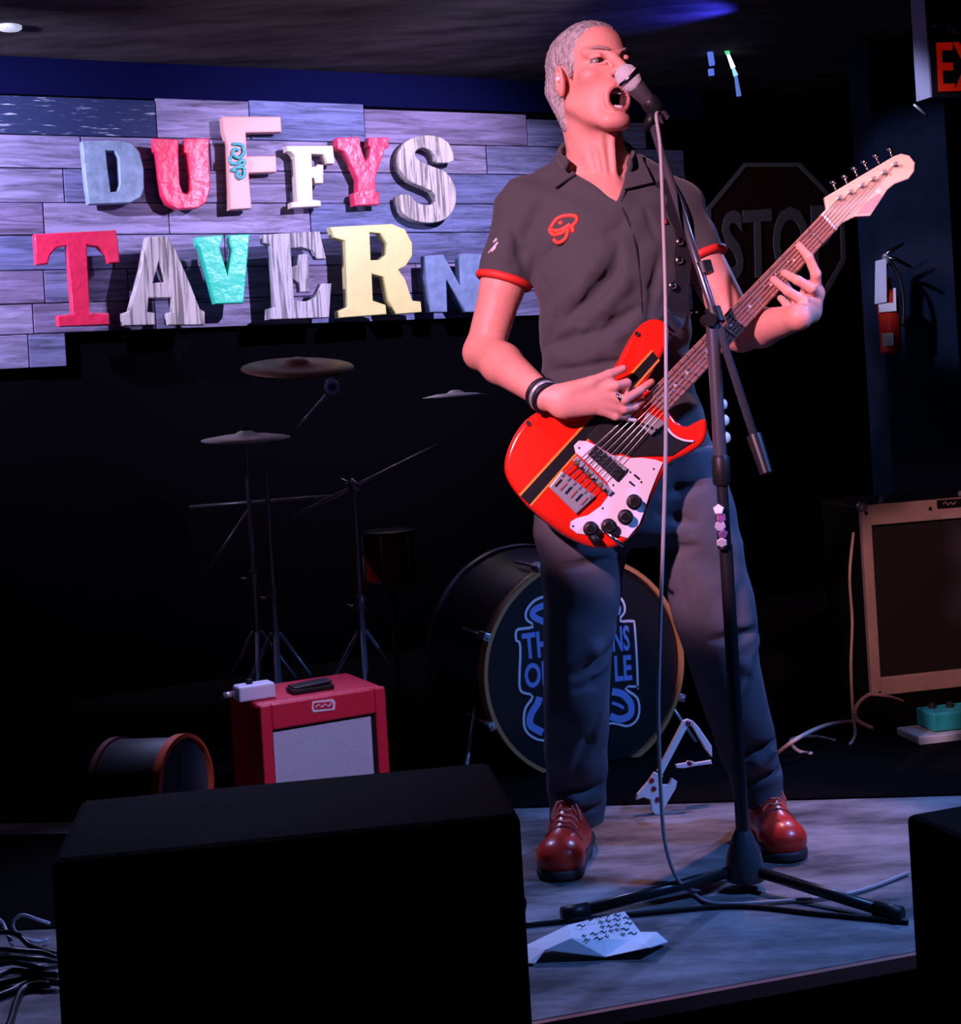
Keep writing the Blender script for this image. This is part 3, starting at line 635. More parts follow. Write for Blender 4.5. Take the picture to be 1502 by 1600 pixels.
# ---- fretting hand (palm behind the neck, fingers over the strings)
body.cone(WRR, g(1264, 486, -.030), .0225, .023, .012); body.cone(g(1264, 486, -.026), g(1274, 458, -.012), .022, .019, .012); body.cone(g(1258, 488, -.034), g(1264, 448, -.032), .020, .014, .012)
fing([g(1275, 454, -.008), g(1275, 428, .018), g(1264, 402, .026), g(1249, 384, .012)], .0112, .0078)
fing([g(1277, 462, -.006), g(1268, 450, .026), g(1246, 438, .030), g(1226, 427, .012)], .0112, .0078)
fing([g(1274, 474, -.006), g(1256, 470, .026), g(1231, 455, .030), g(1209, 437, .012)], .0110, .0076)
fing([g(1266, 488, -.008), g(1250, 489, .018), g(1233, 480, .022), g(1220, 466, .012)], .0096, .0066)
fing([g(1254, 490, -.034), g(1238, 464, -.042), g(1224, 444, -.040), g(1210, 428, -.036)], .0125, .0085, .012)
mcw = A(hd(*MC))
def skinmat(c):
    q = (c - A(HC)) @ RH / HS
    m = np.zeros(len(c)); near = (np.abs(q[:, 0]) < .034) & (np.abs(q[:, 2] - MC[2]) < .034) & (q[:, 1] > .02)
    e = ((q[:, 0]) / .0205) ** 2 + ((q[:, 2] - MC[2]) / .0215) ** 2
    m[near & (e < 1.0) & (q[:, 1] < .088)] = 2
    m[near & (e >= 0.95) & (e < 1.75) & (q[:, 1] > .066)] = 1
    return m
sdf_part('body', body, P(700, 700, 2.98) * 1 + Vector((0, -.4, 0)), P(1300, 10, 3.0) + Vector((0.03, .15, 0.02)), 0.0027, [M_skin, M_lip, M_mouth], person, skinmat, 'bare face, neck, arms and hands')
# eyes, teeth, ear bud
M_eye = mat('eye_white_shaded', (0.20, 0.17, 0.17), 0.3); M_iris = mat('eye_iris', (0.015, 0.012, 0.012), 0.15)  # eye whites darkened in colour for the shade of the sockets
for sx in (-1, 1):
    e = part('eye', ball(hd(sx * .0315, .0690, .001), .0120, 10), M_eye, person, True)
    gz = hd(sx * .0315 + .003, .0690 + .0080, .0005); part('iris', ball(gz, .0072, 8), M_iris, e, True)
M_tooth = mat('teeth', (0.80, 0.74, 0.66), 0.3)
for zz in (.0165, -.0155):
    for k in range(-3, 4):
        t = k * .0052; part('tooth', obox(hd(t, MC[1] - .013 - 12 * t * t, MC[2] + zz), Xh, Fh, Uh, .0046, .004, .008), M_tooth, person, bevel=.001)
for sx in (-1, 1):
    bp, _g = zip(*[(hd(sx * x, y, z), 0) for x, y, z in [(.012, .0965, .0165), (.024, .0945, .0215), (.036, .0855, .0255), (.047, .0735, .0245)]])
    part('eyebrow', tube(catmull(list(bp), 4), [.0022 + .0016 * math.sin(math.pi * i / 12) for i in range(13)], 6), mat('brow_hair', (0.30, 0.20, 0.18), 0.8), person, True)
part('earbud', ball(hd(-.082, .002, -.010), .0052, 8), M_white, person, True, label='white in-ear monitor')
# hair
hair = SDF()
hair.ell(hd(0, -.019, .040), [.0775 * HS, .0965 * HS, .0785 * HS], RH, .01).ell(hd(0, .020, .055), [.060 * HS, .050 * HS, .050 * HS], RH, .02)
hair.cone(hd(-.046, -.064, -.01), hd(-.036, -.052, -.085), .026, .018, .03).cone(hd(.046, -.064, -.01), hd(.036, -.052, -.085), .026, .018, .03).cone(hd(0, -.078, -.01), hd(0, -.066, -.085), .026, .018, .03)
for sx in (-1, 1): hair.cone(hd(sx * .066, .022, .010), hd(sx * .067, .020, -.022), .008, .005, .012)
hair.ell(hd(0, .110, -.002), [.085, .070, .078], RH, .008, 's')
for sx in (-1, 1):
    hair.ell(hd(sx * .078, .000, -.016), [.022, .021, .036], RH, .005, 's'); hair.ell(hd(sx * .060, .060, -.055), [.03, .055, .055], RH, .005, 's')
hair.ell(hd(0, .03, -.11), [.07, .085, .07], RH, .006, 's')
def hairnoise(p):
    q = (p - A(HC)) @ RH; return .0006 * (np.sin(q[:, 0] * 900 + 40 * q[:, 1]) * np.sin(q[:, 1] * 260 + q[:, 2] * 350) + np.sin(q[:, 0] * 500 - q[:, 2] * 600 + 3))
hf = hair
class Disp:
    def __init__(s, S, f): s.S, s.f = S, f
    def __call__(s, p, *a): return s.S(p, *a) + s.f(p)
sdf_part('hair', Disp(hair, hairnoise), HC - Vector((.14, .14, .15)), HC + Vector((.14, .14, .15)), 0.0021, M_hair, person, None, 'short cropped grey hair')
# ---- shirt
def wedge(pa, pb, pc, ymax):
    a, b, c = A(P(*pa, 2.9)), A(P(*pb, 2.9)), A(P(*pc, 2.9))
    n1 = np.array([-(c - a)[2], 0, (c - a)[0]]); n1 /= np.linalg.norm(n1); n2 = np.array([(c - b)[2], 0, -(c - b)[0]]); n2 /= np.linalg.norm(n2)
    if n1[0] > 0: n1 = -n1
    if n2[0] < 0: n2 = -n2
    return lambda p: np.maximum(np.maximum((p - a) @ n1, (p - b) @ n2), p[:, 1] - ymax)
shirt = SDF()
shirt.stack(torso, .02)
SLe, SRe = lerp(SHL, ELL, .50), lerp(SHR, ELR, .40)
shirt.cone(P(905, 268, 3.05), P(822, 318, 3.03), .040, .052, .03); shirt.cone(P(990, 270, 3.05), P(1052, 318, 3.035), .040, .050, .03)
shirt.cone(SHL, SLe, .058, .0545, .025); shirt.cone(SHR, SRe, .056, .050, .025)
def crease(S, base, pix, r, k, mode, push):
    pts, _ = hit(base, pix, push=push)
    for i in range(len(pts) - 1):
        n_ = len(pts) - 1; f0, f1 = math.sin(math.pi * (i + .35) / (n_ + .7)), math.sin(math.pi * (i + 1.35) / (n_ + .7))
        S.cone(pts[i], pts[i + 1], r * max(f0, .35), r * max(f1, .35), k, mode)
base_shirt = SDF(); base_shirt.ops = list(shirt.ops)
for pix, r in [([(968, 384), (960, 428), (928, 464), (886, 496)], .017), ([(868, 500), (856, 538)], .011), ([(850, 545), (898, 528), (942, 519)], .013), ([(1002, 478), (962, 506), (936, 530)], .013), ([(848, 404), (868, 388), (885, 386)], .010),
               ([(950, 361), (972, 352)], .009), ([(1030, 400), (1022, 450), (1012, 500)], .012), ([(860, 580), (920, 574), (990, 560)], .009), ([(852, 440), (858, 480)], .011), ([(800, 350), (815, 395), (820, 425)], .010), ([(1010, 330), (1025, 370)], .010)]:
    crease(shirt, base_shirt, pix, r, .010, 's', .003)
for pix, r in [([(945, 384), (928, 420), (900, 455), (872, 478)], .013), ([(985, 400), (972, 445), (945, 480), (910, 512)], .013), ([(1005, 500), (960, 528), (900, 545)], .011), ([(870, 560), (930, 552), (985, 540)], .009), ([(780, 360), (795, 405)], .010)]:
    crease(shirt, base_shirt, pix, r, .016, 'u', -.006)
for SH, EL, e, r in ((SHL, ELL, SLe, .0545), (SHR, ELR, SRe, .05)):
    d = A((EL - SH).normalized()); o_ = A(e)
    shirt.fn((lambda d, o_: (lambda p: np.maximum(-((p - o_) @ d), np.linalg.norm((p - o_) - np.outer((p - o_) @ d, d), axis=1) - .064)))(d, o_), e, .12, .003, 's')
WEDGE = wedge((868, 232), (992, 232), (968, 316), 3.03)
shirt.fn(WEDGE, P(940, 270, 2.95), .14, .003, 's')
shirt.ell(P(935, 245, 3.03), [.068, .075, .05], None, .006, 's')
def cloth(p): return .0024 * np.sin(p[:, 0] * 48 + 34 * p[:, 2] + 3 * np.sin(p[:, 2] * 22 + 5 * p[:, 0])) * np.sin(p[:, 2] * 17 + 1) + .0014 * np.sin(p[:, 2] * 75 - p[:, 0] * 45 + 2 * np.sin(p[:, 0] * 30))
shirtD = Disp(shirt, cloth)
sh = sdf_part('shirt', shirtD, P(735, 735, 2.98) + Vector((0, -.25, -.01)), P(1140, 225, 3.0) + Vector((0.02, .16, 0.02)), 0.0042, M_shirt, person, None, 'charcoal short-sleeved button shirt')
def cuff(SH, EL, e, r):
    d = (EL - SH).normalized(); a = d.cross(Vector((0, 1, 0))).normalized(); b = d.cross(a)
    c = [e + (a * math.cos(t) + b * math.sin(t)) * r for t in np.linspace(0, 2 * math.pi, 33)[:-1]]
    return tube(c, .0085, 8, True)
part('cuff', cuff(SHL, ELL, SLe, .051), M_red_trim, sh, True, label='red sleeve band'); part('cuff', cuff(SHR, ELR, SRe, .047), M_red_trim, sh, True, label='red sleeve band')
# collar flaps: leaf of cloth lying on the shirt
def zh(p): return [(800 + x / 4.211, y / 4.211) for x, y in p]
def surf_patch(S, poly, th, push=0.003, n=9):
    """cloth patch: grid inside quad (tl,tr,br,bl) draped on surface S"""
    q = [Vector((*p, 0)) for p in poly]; pix = []
    for j in range(n):
        for i in range(n):
            a, b = i / (n - 1), j / (n - 1); c = (q[0] * (1 - a) + q[1] * a) * (1 - b) + (q[3] * (1 - a) + q[2] * a) * b; pix.append((c.x, c.y))
    p, g_ = hit(S, pix, push=push); V = p + [x + y * th for x, y in zip(p, g_)]; F = []; m = n * n
    for j in range(n - 1):
        for i in range(n - 1):
            k = j * n + i; F.append((k, k + 1, k + n + 1, k + n)); F.append((m + k, m + k + n, m + k + n + 1, m + k + 1))
    for i in range(n - 1):
        for a, b in ((i, i + 1), (m - n + i, m - n + i + 1), (i * n, i * n + n), (i * n + n - 1, i * n + 2 * n - 1)): F.append((a, b, b + m, a + m))
    return V, F
collar_l = [(866, 252), (882, 249), (904, 275), (869, 298)]
cb = [P(886, 258, 2.962), P(874, 244, 3.02), P(890, 228, 3.09), P(935, 224, 3.115), P(975, 230, 3.095), P(990, 244, 3.03), P(984, 258, 2.962)]
part('collar_band', tube(catmull(cb, 5), .006, 8, flat=2.2, flatdir=(0, 0, 1)), M_shirt, sh, True)
for q in ([(878, 248), (900, 267), (930, 290), (955, 308), (968, 317)], [(986, 249), (982, 270), (976, 295), (968, 317)]):
    pp, gg = hit(shirt, q, push=.0); part('collar_edge', tube(catmull(pp, 4), .0055, 8), M_shirt, sh, True)
part('collar', surf_patch(shirt, collar_l, .004, .006), M_shirt, sh, 'angle'); part('collar', surf_patch(shirt, [(984, 248), (1000, 246), (1018, 290), (975, 300)], .004, .006), M_shirt, sh, 'angle')
M_seam = mat('seam_thread', (0.015, 0.013, 0.017), 0.9)
pp, _ = hit(shirt, [(968, 316), (982, 345), (993, 380), (1000, 430), (1004, 490), (1005, 545)], push=-.0005); part('placket', tube(catmull(pp, 5), .0022, 6), M_seam, sh, True)
# red embroidered eye emblem and pale sleeve mark
emb = [[(255,1500),(300,1440),(360,1420),(420,1425),(425,1460),(380,1500)], [(245,1510),(300,1520),(350,1500),(385,1475)], [(250,1520),(275,1545),(330,1535),(370,1500),(360,1560),(330,1590),(300,1595),(275,1575)], [(400,1490),(405,1530)], [(310,1470),(335,1465)]]
for e in emb:
    q = [(800 + x / 4.211, y / 4.211) for x, y in e]; q = [(p.x, p.y) for p in catmull([Vector((*a, 0)) for a in q], 4)]
    pp, gg = hit(shirt, q, push=.0005); part('emblem_stroke', tube(pp, .0042, 8), M_emb, sh, True)
for (a, b) in [((772, 379), (777, 373)), ((764, 396), (779, 379)), ((769, 394), (776, 386))]:
    pp, gg = hit(shirt, [a, b], push=.0006); part('sleeve_mark', tube(pp, .0028, 6), mat('pale_thread', (0.75, 0.62, 0.70), 0.6), sh, True)
pp, gg = hit(shirt, [(1036, 342), (1040, 350)], push=.0006); part('emblem_stroke', tube(pp, .005, 6), M_emb, sh, True)
# ---- trousers
tr = SDF()
tr.stack([row(640, 842, 1092, 3.0, .108), row(720, 837, 1118, 3.0, .112), row(780, 836, 1135, 3.0, .115), row(830, 838, 1148, 3.0, .105), row(850, 845, 1150, 3.0, .080)], .01)
LEGL = [row(770, 838, 985, 3.0, .098), row(850, 842, 982, 2.99, .093), row(900, 846, 974, 2.985, .085), row(960, 850, 966, 2.98, .076), row(1030, 850, 956, 2.98, .070), row(1100, 849, 952, 2.985, .068), row(1180, 851, 950, 3.02, .064), row(1240, 856, 948, 3.05, .062), row(1284, 860, 944, 3.065, .062)]
LEGR = [row(700, 1015, 1116, 2.99, .098), row(760, 1018, 1136, 2.99, .098), row(820, 1020, 1150, 2.985, .094), row(880, 1030, 1164, 2.98, .086), row(940, 1046, 1178, 2.975, .079), row(975, 1056, 1184, 2.975, .076), row(1030, 1076, 1186, 2.985, .070), row(1100, 1098, 1200, 3.0, .068), row(1160, 1118, 1212, 3.02, .065), row(1215, 1140, 1222, 3.045, .062), row(1252, 1152, 1226, 3.055, .062)]
tr.stack(LEGL, .02, power=2.2); tr.stack(LEGR, .02, power=2.2)
base_tr = SDF(); base_tr.ops = list(tr.ops)
for pix, r in [([(1036, 772), (1060, 766), (1098, 758)], .010), ([(1032, 806), (1060, 812), (1085, 818)], .008), ([(1036, 860), (1060, 858), (1090, 852)], .008), ([(1182, 985), (1150, 996), (1110, 1000)], .012), ([(1188, 1020), (1168, 1060), (1150, 1105)], .012), ([(1140, 1186), (1180, 1172), (1212, 1156)], .013), ([(1150, 1222), (1190, 1214), (1220, 1200)], .011),
               ([(958, 1010), (935, 1035), (900, 1058)], .014), ([(950, 1050), (928, 1068), (900, 1078)], .010), ([(936, 1120), (920, 1160), (898, 1200)], .011), ([(866, 1236), (900, 1238), (940, 1226)], .012), ([(866, 1262), (900, 1266), (938, 1258)], .010), ([(880, 885), (915, 882), (950, 872)], .008)]:
    crease(tr, base_tr, pix, r, .011, 's', .003)
for pix, r in [([(962, 985), (930, 1015), (890, 1035)], .012), ([(1186, 1000), (1165, 1040), (1145, 1085)], .011), ([(1140, 1205), (1185, 1192), (1218, 1176)], .010), ([(864, 1250), (900, 1252), (940, 1242)], .009)]:
    crease(tr, base_tr, pix, r, .016, 'u', -.005)
trD = Disp(tr, lambda p: .0014 * np.sin(p[:, 2] * 45 + 25 * p[:, 0] + 3 * np.sin(p[:, 2] * 13)))
sdf_part('trousers', trD, P(820, 1310, 2.98) + Vector((-.03, -.16, -.02)), P(1240, 630, 3.0) + Vector((.02, .15, .05)), 0.0045, M_pants, person, None, 'dark straight-leg trousers')
# ---- shoes
def shoe(heel, toe, nlabel):
    heel, toe = Vector(heel), Vector(toe); f = (toe - heel); L = .275; f.normalize(); heel = toe - f * L; s = f.cross(Vector((0, 0, 1))); U = Vector((0, 0, 1))
    q = lambda a, b, c: heel + f * (a * L) + s * b + U * c
    S = SDF()
    S.cone(q(.14, 0, .045), q(.45, 0, .045), .037, .040, .02); S.cone(q(.45, 0, .040), q(.80, .003, .034), .040, .043, .02, flat=(U, .85)); S.ell(q(.84, .003, .034), (.044, .044, .034), None, .02)
    S.cone(q(.17, 0, .06), q(.20, 0, .125), .036, .038, .02); S.cone(q(.32, 0, .10), q(.66, 0, .055), .028, .028, .02)
    S.plane(q(0, 0, .016), (0, 0, -1)); S.plane(q(.2, 0, .135), (0, 0, 1))
    S.ell(q(.19, 0, .14), (.030, .030, .035), None, .006, 's')
    lo = Vector((min(heel.x, toe.x) - .08, min(heel.y, toe.y) - .08, heel.z - .01)); hi = Vector((max(heel.x, toe.x) + .08, max(heel.y, toe.y) + .08, heel.z + .16))
    o = sdf_part('shoe', S, lo, hi, .003, M_shoe, person, None, nlabel)
    T = SDF(); T.cone(q(.12, 0, .01), q(.45, 0, .01), .040, .041, .02); T.cone(q(.45, 0, .01), q(.84, .003, .01), .041, .047, .02); T.plane(q(0, 0, .002), (0, 0, -1)); T.plane(q(0, 0, .020), (0, 0, 1))
    sdf_part('sole', T, lo, hi, .003, M_sole, o)
    def topof(t, b):
        cs = np.linspace(.18, .02, 81); d = S(np.array([A(q(t, b, c)) for c in cs])); i = np.argmax(d < 0); return q(t, b, cs[i] + .001)
    M_lace = mat('lace_red', (0.95, 0.16, 0.10), 0.6)
    for k in range(4):
        t = .47 + k * .058
        part('lace', tube(catmull([topof(t, -.026), topof(t - .012, -.013), topof(t + .012, 0), topof(t - .012, .013), topof(t, .026)], 4), .0030, 6), M_lace, o, True)
    for sx in (-1, 1): part('lace', tube(catmull([topof(.47, 0) + U * .004, topof(.50, sx * .018) + U * .012, topof(.56, sx * .030) + U * .006, topof(.50, sx * .010) + U * .005], 5), .0030, 6), M_lace, o, True)
    part('toe_seam', tube(catmull([topof(.70, b_) for b_ in np.linspace(-.036, .036, 9)], 3), .0018, 6), M_sole, o, True)
    return o
shoe(onz(903, 1312), onz(874, 1379), 'red leather lace-up shoe, toe to the front'); shoe(onz(1184, 1293), onz(1238, 1349), 'red leather lace-up shoe turned outward')
# ---- wrist bands
d = (WRL - ELL).normalized(); a = d.cross(Vector((0, 1, 0))).normalized(); b = d.cross(a)
for k, (t, rr, m) in enumerate([(.93, .0285, M_blackp), (.975, .0275, M_dchrome), (1.02, .0275, M_blackp)]):
    c = lerp(ELL, WRL, t); part('wrist_band', tube([c + (a * math.cos(x) + b * math.sin(x)) * rr for x in np.linspace(0, 2 * math.pi, 25)[:-1]], .005, 8, True), m, person, True)
part('ring', lathe(g(966, 622, .043), (GT.u * 0.9 - GT.v * .2), [(.0095, -.003), (.0115, -.003), (.0115, .003), (.0095, .003), (.0095, -.003)], 16, False), M_chrome, person, True)
# ================================================================== GUITAR
gt = thing('electric_guitar', 'red electric guitar with pale pickguard held by the singer', 'guitar', g(940, 860, -.02))
def gl(pts, h=0.0): return [GT.pix(x, y, h) for x, y in pts]
outline = [(1046, 512), (1036, 500), (1018, 498), (1000, 508), (985, 528), (968, 560), (950, 590), (925, 618), (895, 640), (868, 644), (845, 642), (822, 656), (803, 682), (791, 712), (790, 738), (800, 760), (812, 776), (828, 794), (852, 814), (882, 836), (908, 849), (930, 856), (958, 856), (982, 844), (1004, 820), (1013, 794), (1024, 768), (1036, 742), (1050, 722), (1075, 710), (1098, 694), (1106, 675), (1104, 655), (1092, 657), (1074, 666), (1060, 660), (1050, 648), (1040, 632), (1012, 604), (1022, 578), (1038, 550), (1046, 530)]
part('body', plate(GT, [smooth2(gl(outline), 3)], .040, -.040, .009, 4), M_gred, gt, 'angle', angle=50)
sA, sB = GT.pix(812, 774), GT.pix(1019, 548); sC, sD = GT.pix(829, 790), GT.pix(1030, 562)
def strip(p, q, wd):
    p, q = Vector((*p, 0)), Vector((*q, 0)); n = Vector((-(q - p).y, (q - p).x, 0)).normalized() * wd / 2
    return [(a.x, a.y) for a in (p - n, q - n, q + n, p + n)]
part('racing_stripe', plate(GT, [[sA, sB, sD, sC]], .0012, 0), M_gstripe, gt); part('stripe_line', plate(GT, [strip(sA, sB, .0045)], .0016, 0), M_gline, gt); part('stripe_line', plate(GT, [strip(sC, sD, .004)], .0016, 0), M_gline, gt)
pgp = zg([(500, 578), (530, 548), (578, 550), (640, 580), (740, 640), (800, 640), (850, 655), (920, 652), (1000, 664), (1052, 682), (1012, 770), (968, 880), (938, 975), (905, 1062), (832, 1150), (700, 1112), (590, 1130), (520, 1122), (475, 1085), (480, 1048), (515, 1026), (590, 1006), (668, 950), (735, 858), (700, 800), (610, 708), (510, 620)])
part('pickguard', plate(GT, [gl(pgp)], .0025, .0005, .0008), M_pg, gt, label='pale lilac-white pickguard')
blk = zg([(580, 530), (690, 410), (800, 400), (900, 430), (960, 480), (1075, 460), (1130, 530), (1225, 560), (1105, 640), (900, 645), (860, 650), (790, 625), (740, 635), (640, 575)])
part('dark_panel', plate(GT, [gl(blk)], .0025, .0005, .0008), M_blackp, gt, label='black upper pickguard panel')
part('panel_edge', tube(catmull([g(x, y, .003) for x, y in zg([(1070, 455), (1100, 500), (1140, 530), (1190, 548), (1240, 552)])], 5), .0022, 6), M_pg, gt, True)
def gbox(quad, th, z0, m, nm, bevel=.001, **k): return part(nm, plate(GT, [gl(zg(quad), z0)], th, z0, bevel), m, gt, **k)
br_p = gbox([(585, 632), (635, 580), (815, 735), (760, 795)], .009, .003, M_blackp, 'pickup')
for i in range(6):
    for j in (0, 1):
        a = i / 5; x = 622 + a * 130 + j * 22 - 8; y = 640 + a * 112 - j * 24 + 4
        part('pole_piece', lathe(g(*zg([(x, y)])[0], .012), GT.n, [(.0028, 0), (.0028, .0015), (.0018, .0022)], 8), M_chrome, br_p)
part('pickup_ring', plate(GT, [gl(zg([(600, 615), (632, 572), (830, 720), (800, 760)])), gl(zg([(612, 622), (640, 588), (812, 725), (795, 742)]))], .006, .003), M_dchrome, gt)
npk = gbox([(905, 455), (955, 375), (1062, 440), (975, 515)], .010, .003, M_dchrome, 'pickup')
for i in range(4):
    x, y = 925 + i * 28, 465 + i * 12; part('pole_piece', lathe(g(*zg([(x, y - 20)])[0], .013), GT.n, [(.003, 0), (.003, .002)], 8), M_chrome, npk)
gbox([(490, 672), (520, 645), (740, 862), (712, 885)], .010, .001, M_dchrome, 'bridge')
for i in range(6):
    x, y = 515 + i * 36, 685 + i * 34; part('saddle', lathe(g(*zg([(x, y)])[0], .010), GT.n, [(.005, 0), (.005, .004), (.003, .006)], 10), M_chrome if i % 2 else M_brass, gt)
tl = gbox([(345, 835), (425, 735), (632, 890), (515, 1000)], .007, .001, M_dchrome, 'tailpiece', .002)
for i in range(6):
    a = i / 5; part('string_block', tube([g(*zg([(385 + a * 160, 830 + a * 112)])[0], .009), g(*zg([(425 + a * 160, 785 + a * 112)])[0], .009)], .0022, 6), M_fret if i % 2 else M_chrome, tl)
for x, y in [(605, 1092), (715, 1075), (818, 1018), (872, 925)]:
    k = part('knob', lathe(g(*zg([(x, y)])[0], .003), GT.n, [(.0145, 0), (.0145, .003), (.011, .005), (.0105, .020), (.009, .022)], 20), M_blackp, gt, 'angle')
    part('knob_cap', lathe(g(*zg([(x, y)])[0], .0245), GT.n, [(.0085, 0), (.0075, .0015)], 16), M_chrome, k)
part('output_jack', tube([g(*zg([(610, 1130)])[0], .012), g(*zg([(650, 1180)])[0], .012)], .009, 10), M_blackp, gt, True)
part('switch_lever', tube([g(*zg([(690, 1105)])[0], .016), g(*zg([(808, 1198)])[0], .018)], [.003, .0035], 8), M_chrome, gt, True)
part('tremolo_arm', tube(catmull([g(*zg([(722, 388)])[0], .018), g(*zg([(800, 405)])[0], .020), g(*zg([(890, 425)])[0], .014)], 5), .0042, 8), M_pg, gt, True)
for x, y in [(535, 592), (745, 822), (680, 965), (497, 1075), (995, 722), (918, 803), (850, 742)]: part('screw', lathe(g(*zg([(x, y)])[0], .003), GT.n, [(.0022, 0), (.0016, .001)], 8), M_blackp, gt)
for x, y in [(885, 770), (855, 812)]: part('slide_switch', plate(GT, [strip(GT.pix(*zg([(x - 14, y - 12)])[0]), GT.pix(*zg([(x + 14, y + 12)])[0]), .0035)], .004, .003), M_blackp, gt)
part('strap_button', lathe(g(*zg([(218, 440)])[0], .0), GT.n, [(.004, 0), (.003, .003), (.0045, .006)], 10), M_chrome, gt); part('strap_button', lathe(g(995, 522, .0), GT.n, [(.004, 0), (.003, .003), (.0045, .006)], 10), M_chrome, gt)
# neck
nA, nB, nC, nD = GT.pix(1005, 623), GT.pix(1040, 647), GT.pix(1305, 361), GT.pix(1283, 336)
part('fretboard', plate(GT, [[nA, nB, nC, nD]], .006, .004, .001), M_fret, gt)
part('neck', plate(GT, [[nA, nB, nC, nD]], .020, -.016, .008, 4), M_maple, gt, 'angle', angle=60)
def nlerp(t, s): # t 0 at body end, 1 at nut; s 0 upper edge, 1 lower edge
    a = Vector((*nA, 0)).lerp(Vector((*nD, 0)), t); b = Vector((*nB, 0)).lerp(Vector((*nC, 0)), t); c = a.lerp(b, s); return c.x, c.y
scale_ = (Vector((*nlerp(1, .5), 0)) - Vector((*GT.pix(895, 770), 0))).length; full = (Vector((*nlerp(1, .5), 0)) - Vector((*nlerp(0, .5), 0))).length
for i in range(1, 23):
    dd = scale_ * (1 - 2 ** (-i / 12)); t = 1 - dd / full
    if t < 0.01: break
    p, q = nlerp(t, .02), nlerp(t, .98); part('fret', tube([GT.w(*p, .0105), GT.w(*q, .0105)], .0013, 6), M_chrome, gt, True)
    if i in (3, 5, 7, 9, 12, 15, 17, 19): part('inlay', lathe(GT.w(*nlerp(t + .022, .5), .0095), GT.n, [(.003, 0), (.003, .001)], 10), M_pg, gt)
part('nut', tube([GT.w(*nlerp(1.0, .0), .010), GT.w(*nlerp(1.0, 1.0), .010)], .0035, 8), mat('bone', (0.8, 0.75, 0.8), 0.4), gt, True)
hsp = [(1282, 336), (1292, 326), (1289, 308), (1397, 244), (1408, 240), (1421, 243), (1430, 254), (1429, 268), (1420, 280), (1398, 288), (1387, 297), (1360, 338), (1336, 339), (1316, 349), (1305, 361)]
part('headstock', plate(GT, [gl(hsp)], .014, -.012, .003), M_maple, gt, 'angle')
tposts = zr([(868, 412), (932, 378), (1000, 340), (1064, 302), (1128, 264), (1192, 216)]); tbut = zr([(832, 322), (900, 288), (956, 240), (1014, 202), (1082, 166), (1166, 128)])
for i, ((x, y), (bx_, by_)) in enumerate(zip(tposts, tbut)):
    pg_ = part('tuning_peg', lathe(g(x, y, .002), GT.n, [(.0048, 0), (.0048, .002), (.003, .003), (.003, .012), (.0036, .014)], 10), M_dchrome, gt, 'angle')
    part('shaft', tube([g(x + (bx_ - x) * .55, y + (by_ - y) * .55, -.012), g(bx_, by_, -.012)], .0022, 6), M_chrome, pg_, True)
    part('button', tube([g(bx_ - 2.5, by_ + 1, -.012), g(bx_ + 2.5, by_ - 1, -.012)], [.0055, .0065], 10), M_chrome, pg_, True)
part('string_tree', lathe(g(*zr([(1100, 372)])[0], .002), GT.n, [(.005, 0), (.005, .001)], 12), M_pg, gt)
lg = zr([(1020, 440), (1100, 385), (1120, 400), (1050, 500), (970, 505)]); part('headstock_mark', plate(GT, [gl(lg, .002)], .0006, .002), mat('faded_print', (0.45, 0.28, 0.28), 0.5), gt)
M_str = mat('string_steel', (0.7, 0.62, 0.6), 0.35, 1.0)
for i in range(6):
    s = .10 + .80 * i / 5; e0 = GT.pix(*zg([(420 + i * 34, 770 + i * 26)])[0])
    x, y = tposts[i]; part('string', tube([GT.w(*e0, .012), GT.w(*nlerp(0, s), .0145), GT.w(*nlerp(1, s), .0135), g(x, y, .006)], .0011 - .00008 * i, 5), M_str, gt, True)
# strap from the upper horn over the shoulder
M_strap = mat('strap_leather', (0.012, 0.011, 0.014), 0.5)
pp, gg = hit(shirt, [(1052, 500), (1056, 470), (1060, 430), (1062, 390), (1060, 350), (1050, 315), (1030, 285)], push=.004)
spts = catmull([g(1040, 512, -.030), g(1048, 505, -.020)] + pp, 4)
part('strap', ribbon(spts, Vector((0.25, -1, 0.1)), .042, .003), M_strap, gt)
for x, y in [(1057, 379), (1056, 408), (1046, 446)]:
    q, gq = hit(shirt, [(x, y)], push=.009); part('strap_stud', lathe(q[0], (0.1, -1, 0.1), [(.008, 0), (.008, .002), (.005, .004)], 14), M_chrome, gt, True)
for x, y in [(1066, 490), (1075, 489), (1085, 488)]:
    q, gq = hit(shirt, [(x, y)], push=.006); part('strap_stud', lathe(q[0], (0.1, -1, 0.1), [(.003, 0), (.002, .003)], 10), M_chrome, gt, True)

# ================================================================== MICROPHONE AND STAND
mb = onz(1166, 1388); YM = mb.y
ms = thing('microphone_stand', 'black tripod boom microphone stand in front of the singer', 'microphone stand', mb)
def mp(px, py, Y=None): return P(px, py, YM if Y is None else Y)
top = mp(1107, 500); vx = lambda zz: Vector((mb.x, mb.y, zz))
tz = P(1107, 500, YM).z
part('lower_tube', tube([vx(ZS + .06), vx(mp(1128, 850).z)], .0125, 16), M_blackm, ms, 'angle')
part('height_clutch', lathe(vx(mp(1118, 735).z - .028), (0, 0, 1), [(.014, 0), (.017, .006), (.017, .05), (.013, .056)], 16), M_blackp, ms, 'angle')
part('upper_tube', tube([vx(mp(1128, 860).z), vx(mp(1118, 735).z)], .0105, 16), M_blackm, ms, 'angle')
part('top_tube', tube([vx(mp(1118, 735).z + .02), vx(tz - .01)], .0125, 16), mat('satin_grey_metal', (0.13, 0.13, 0.17), 0.3, 0.6), ms, 'angle')
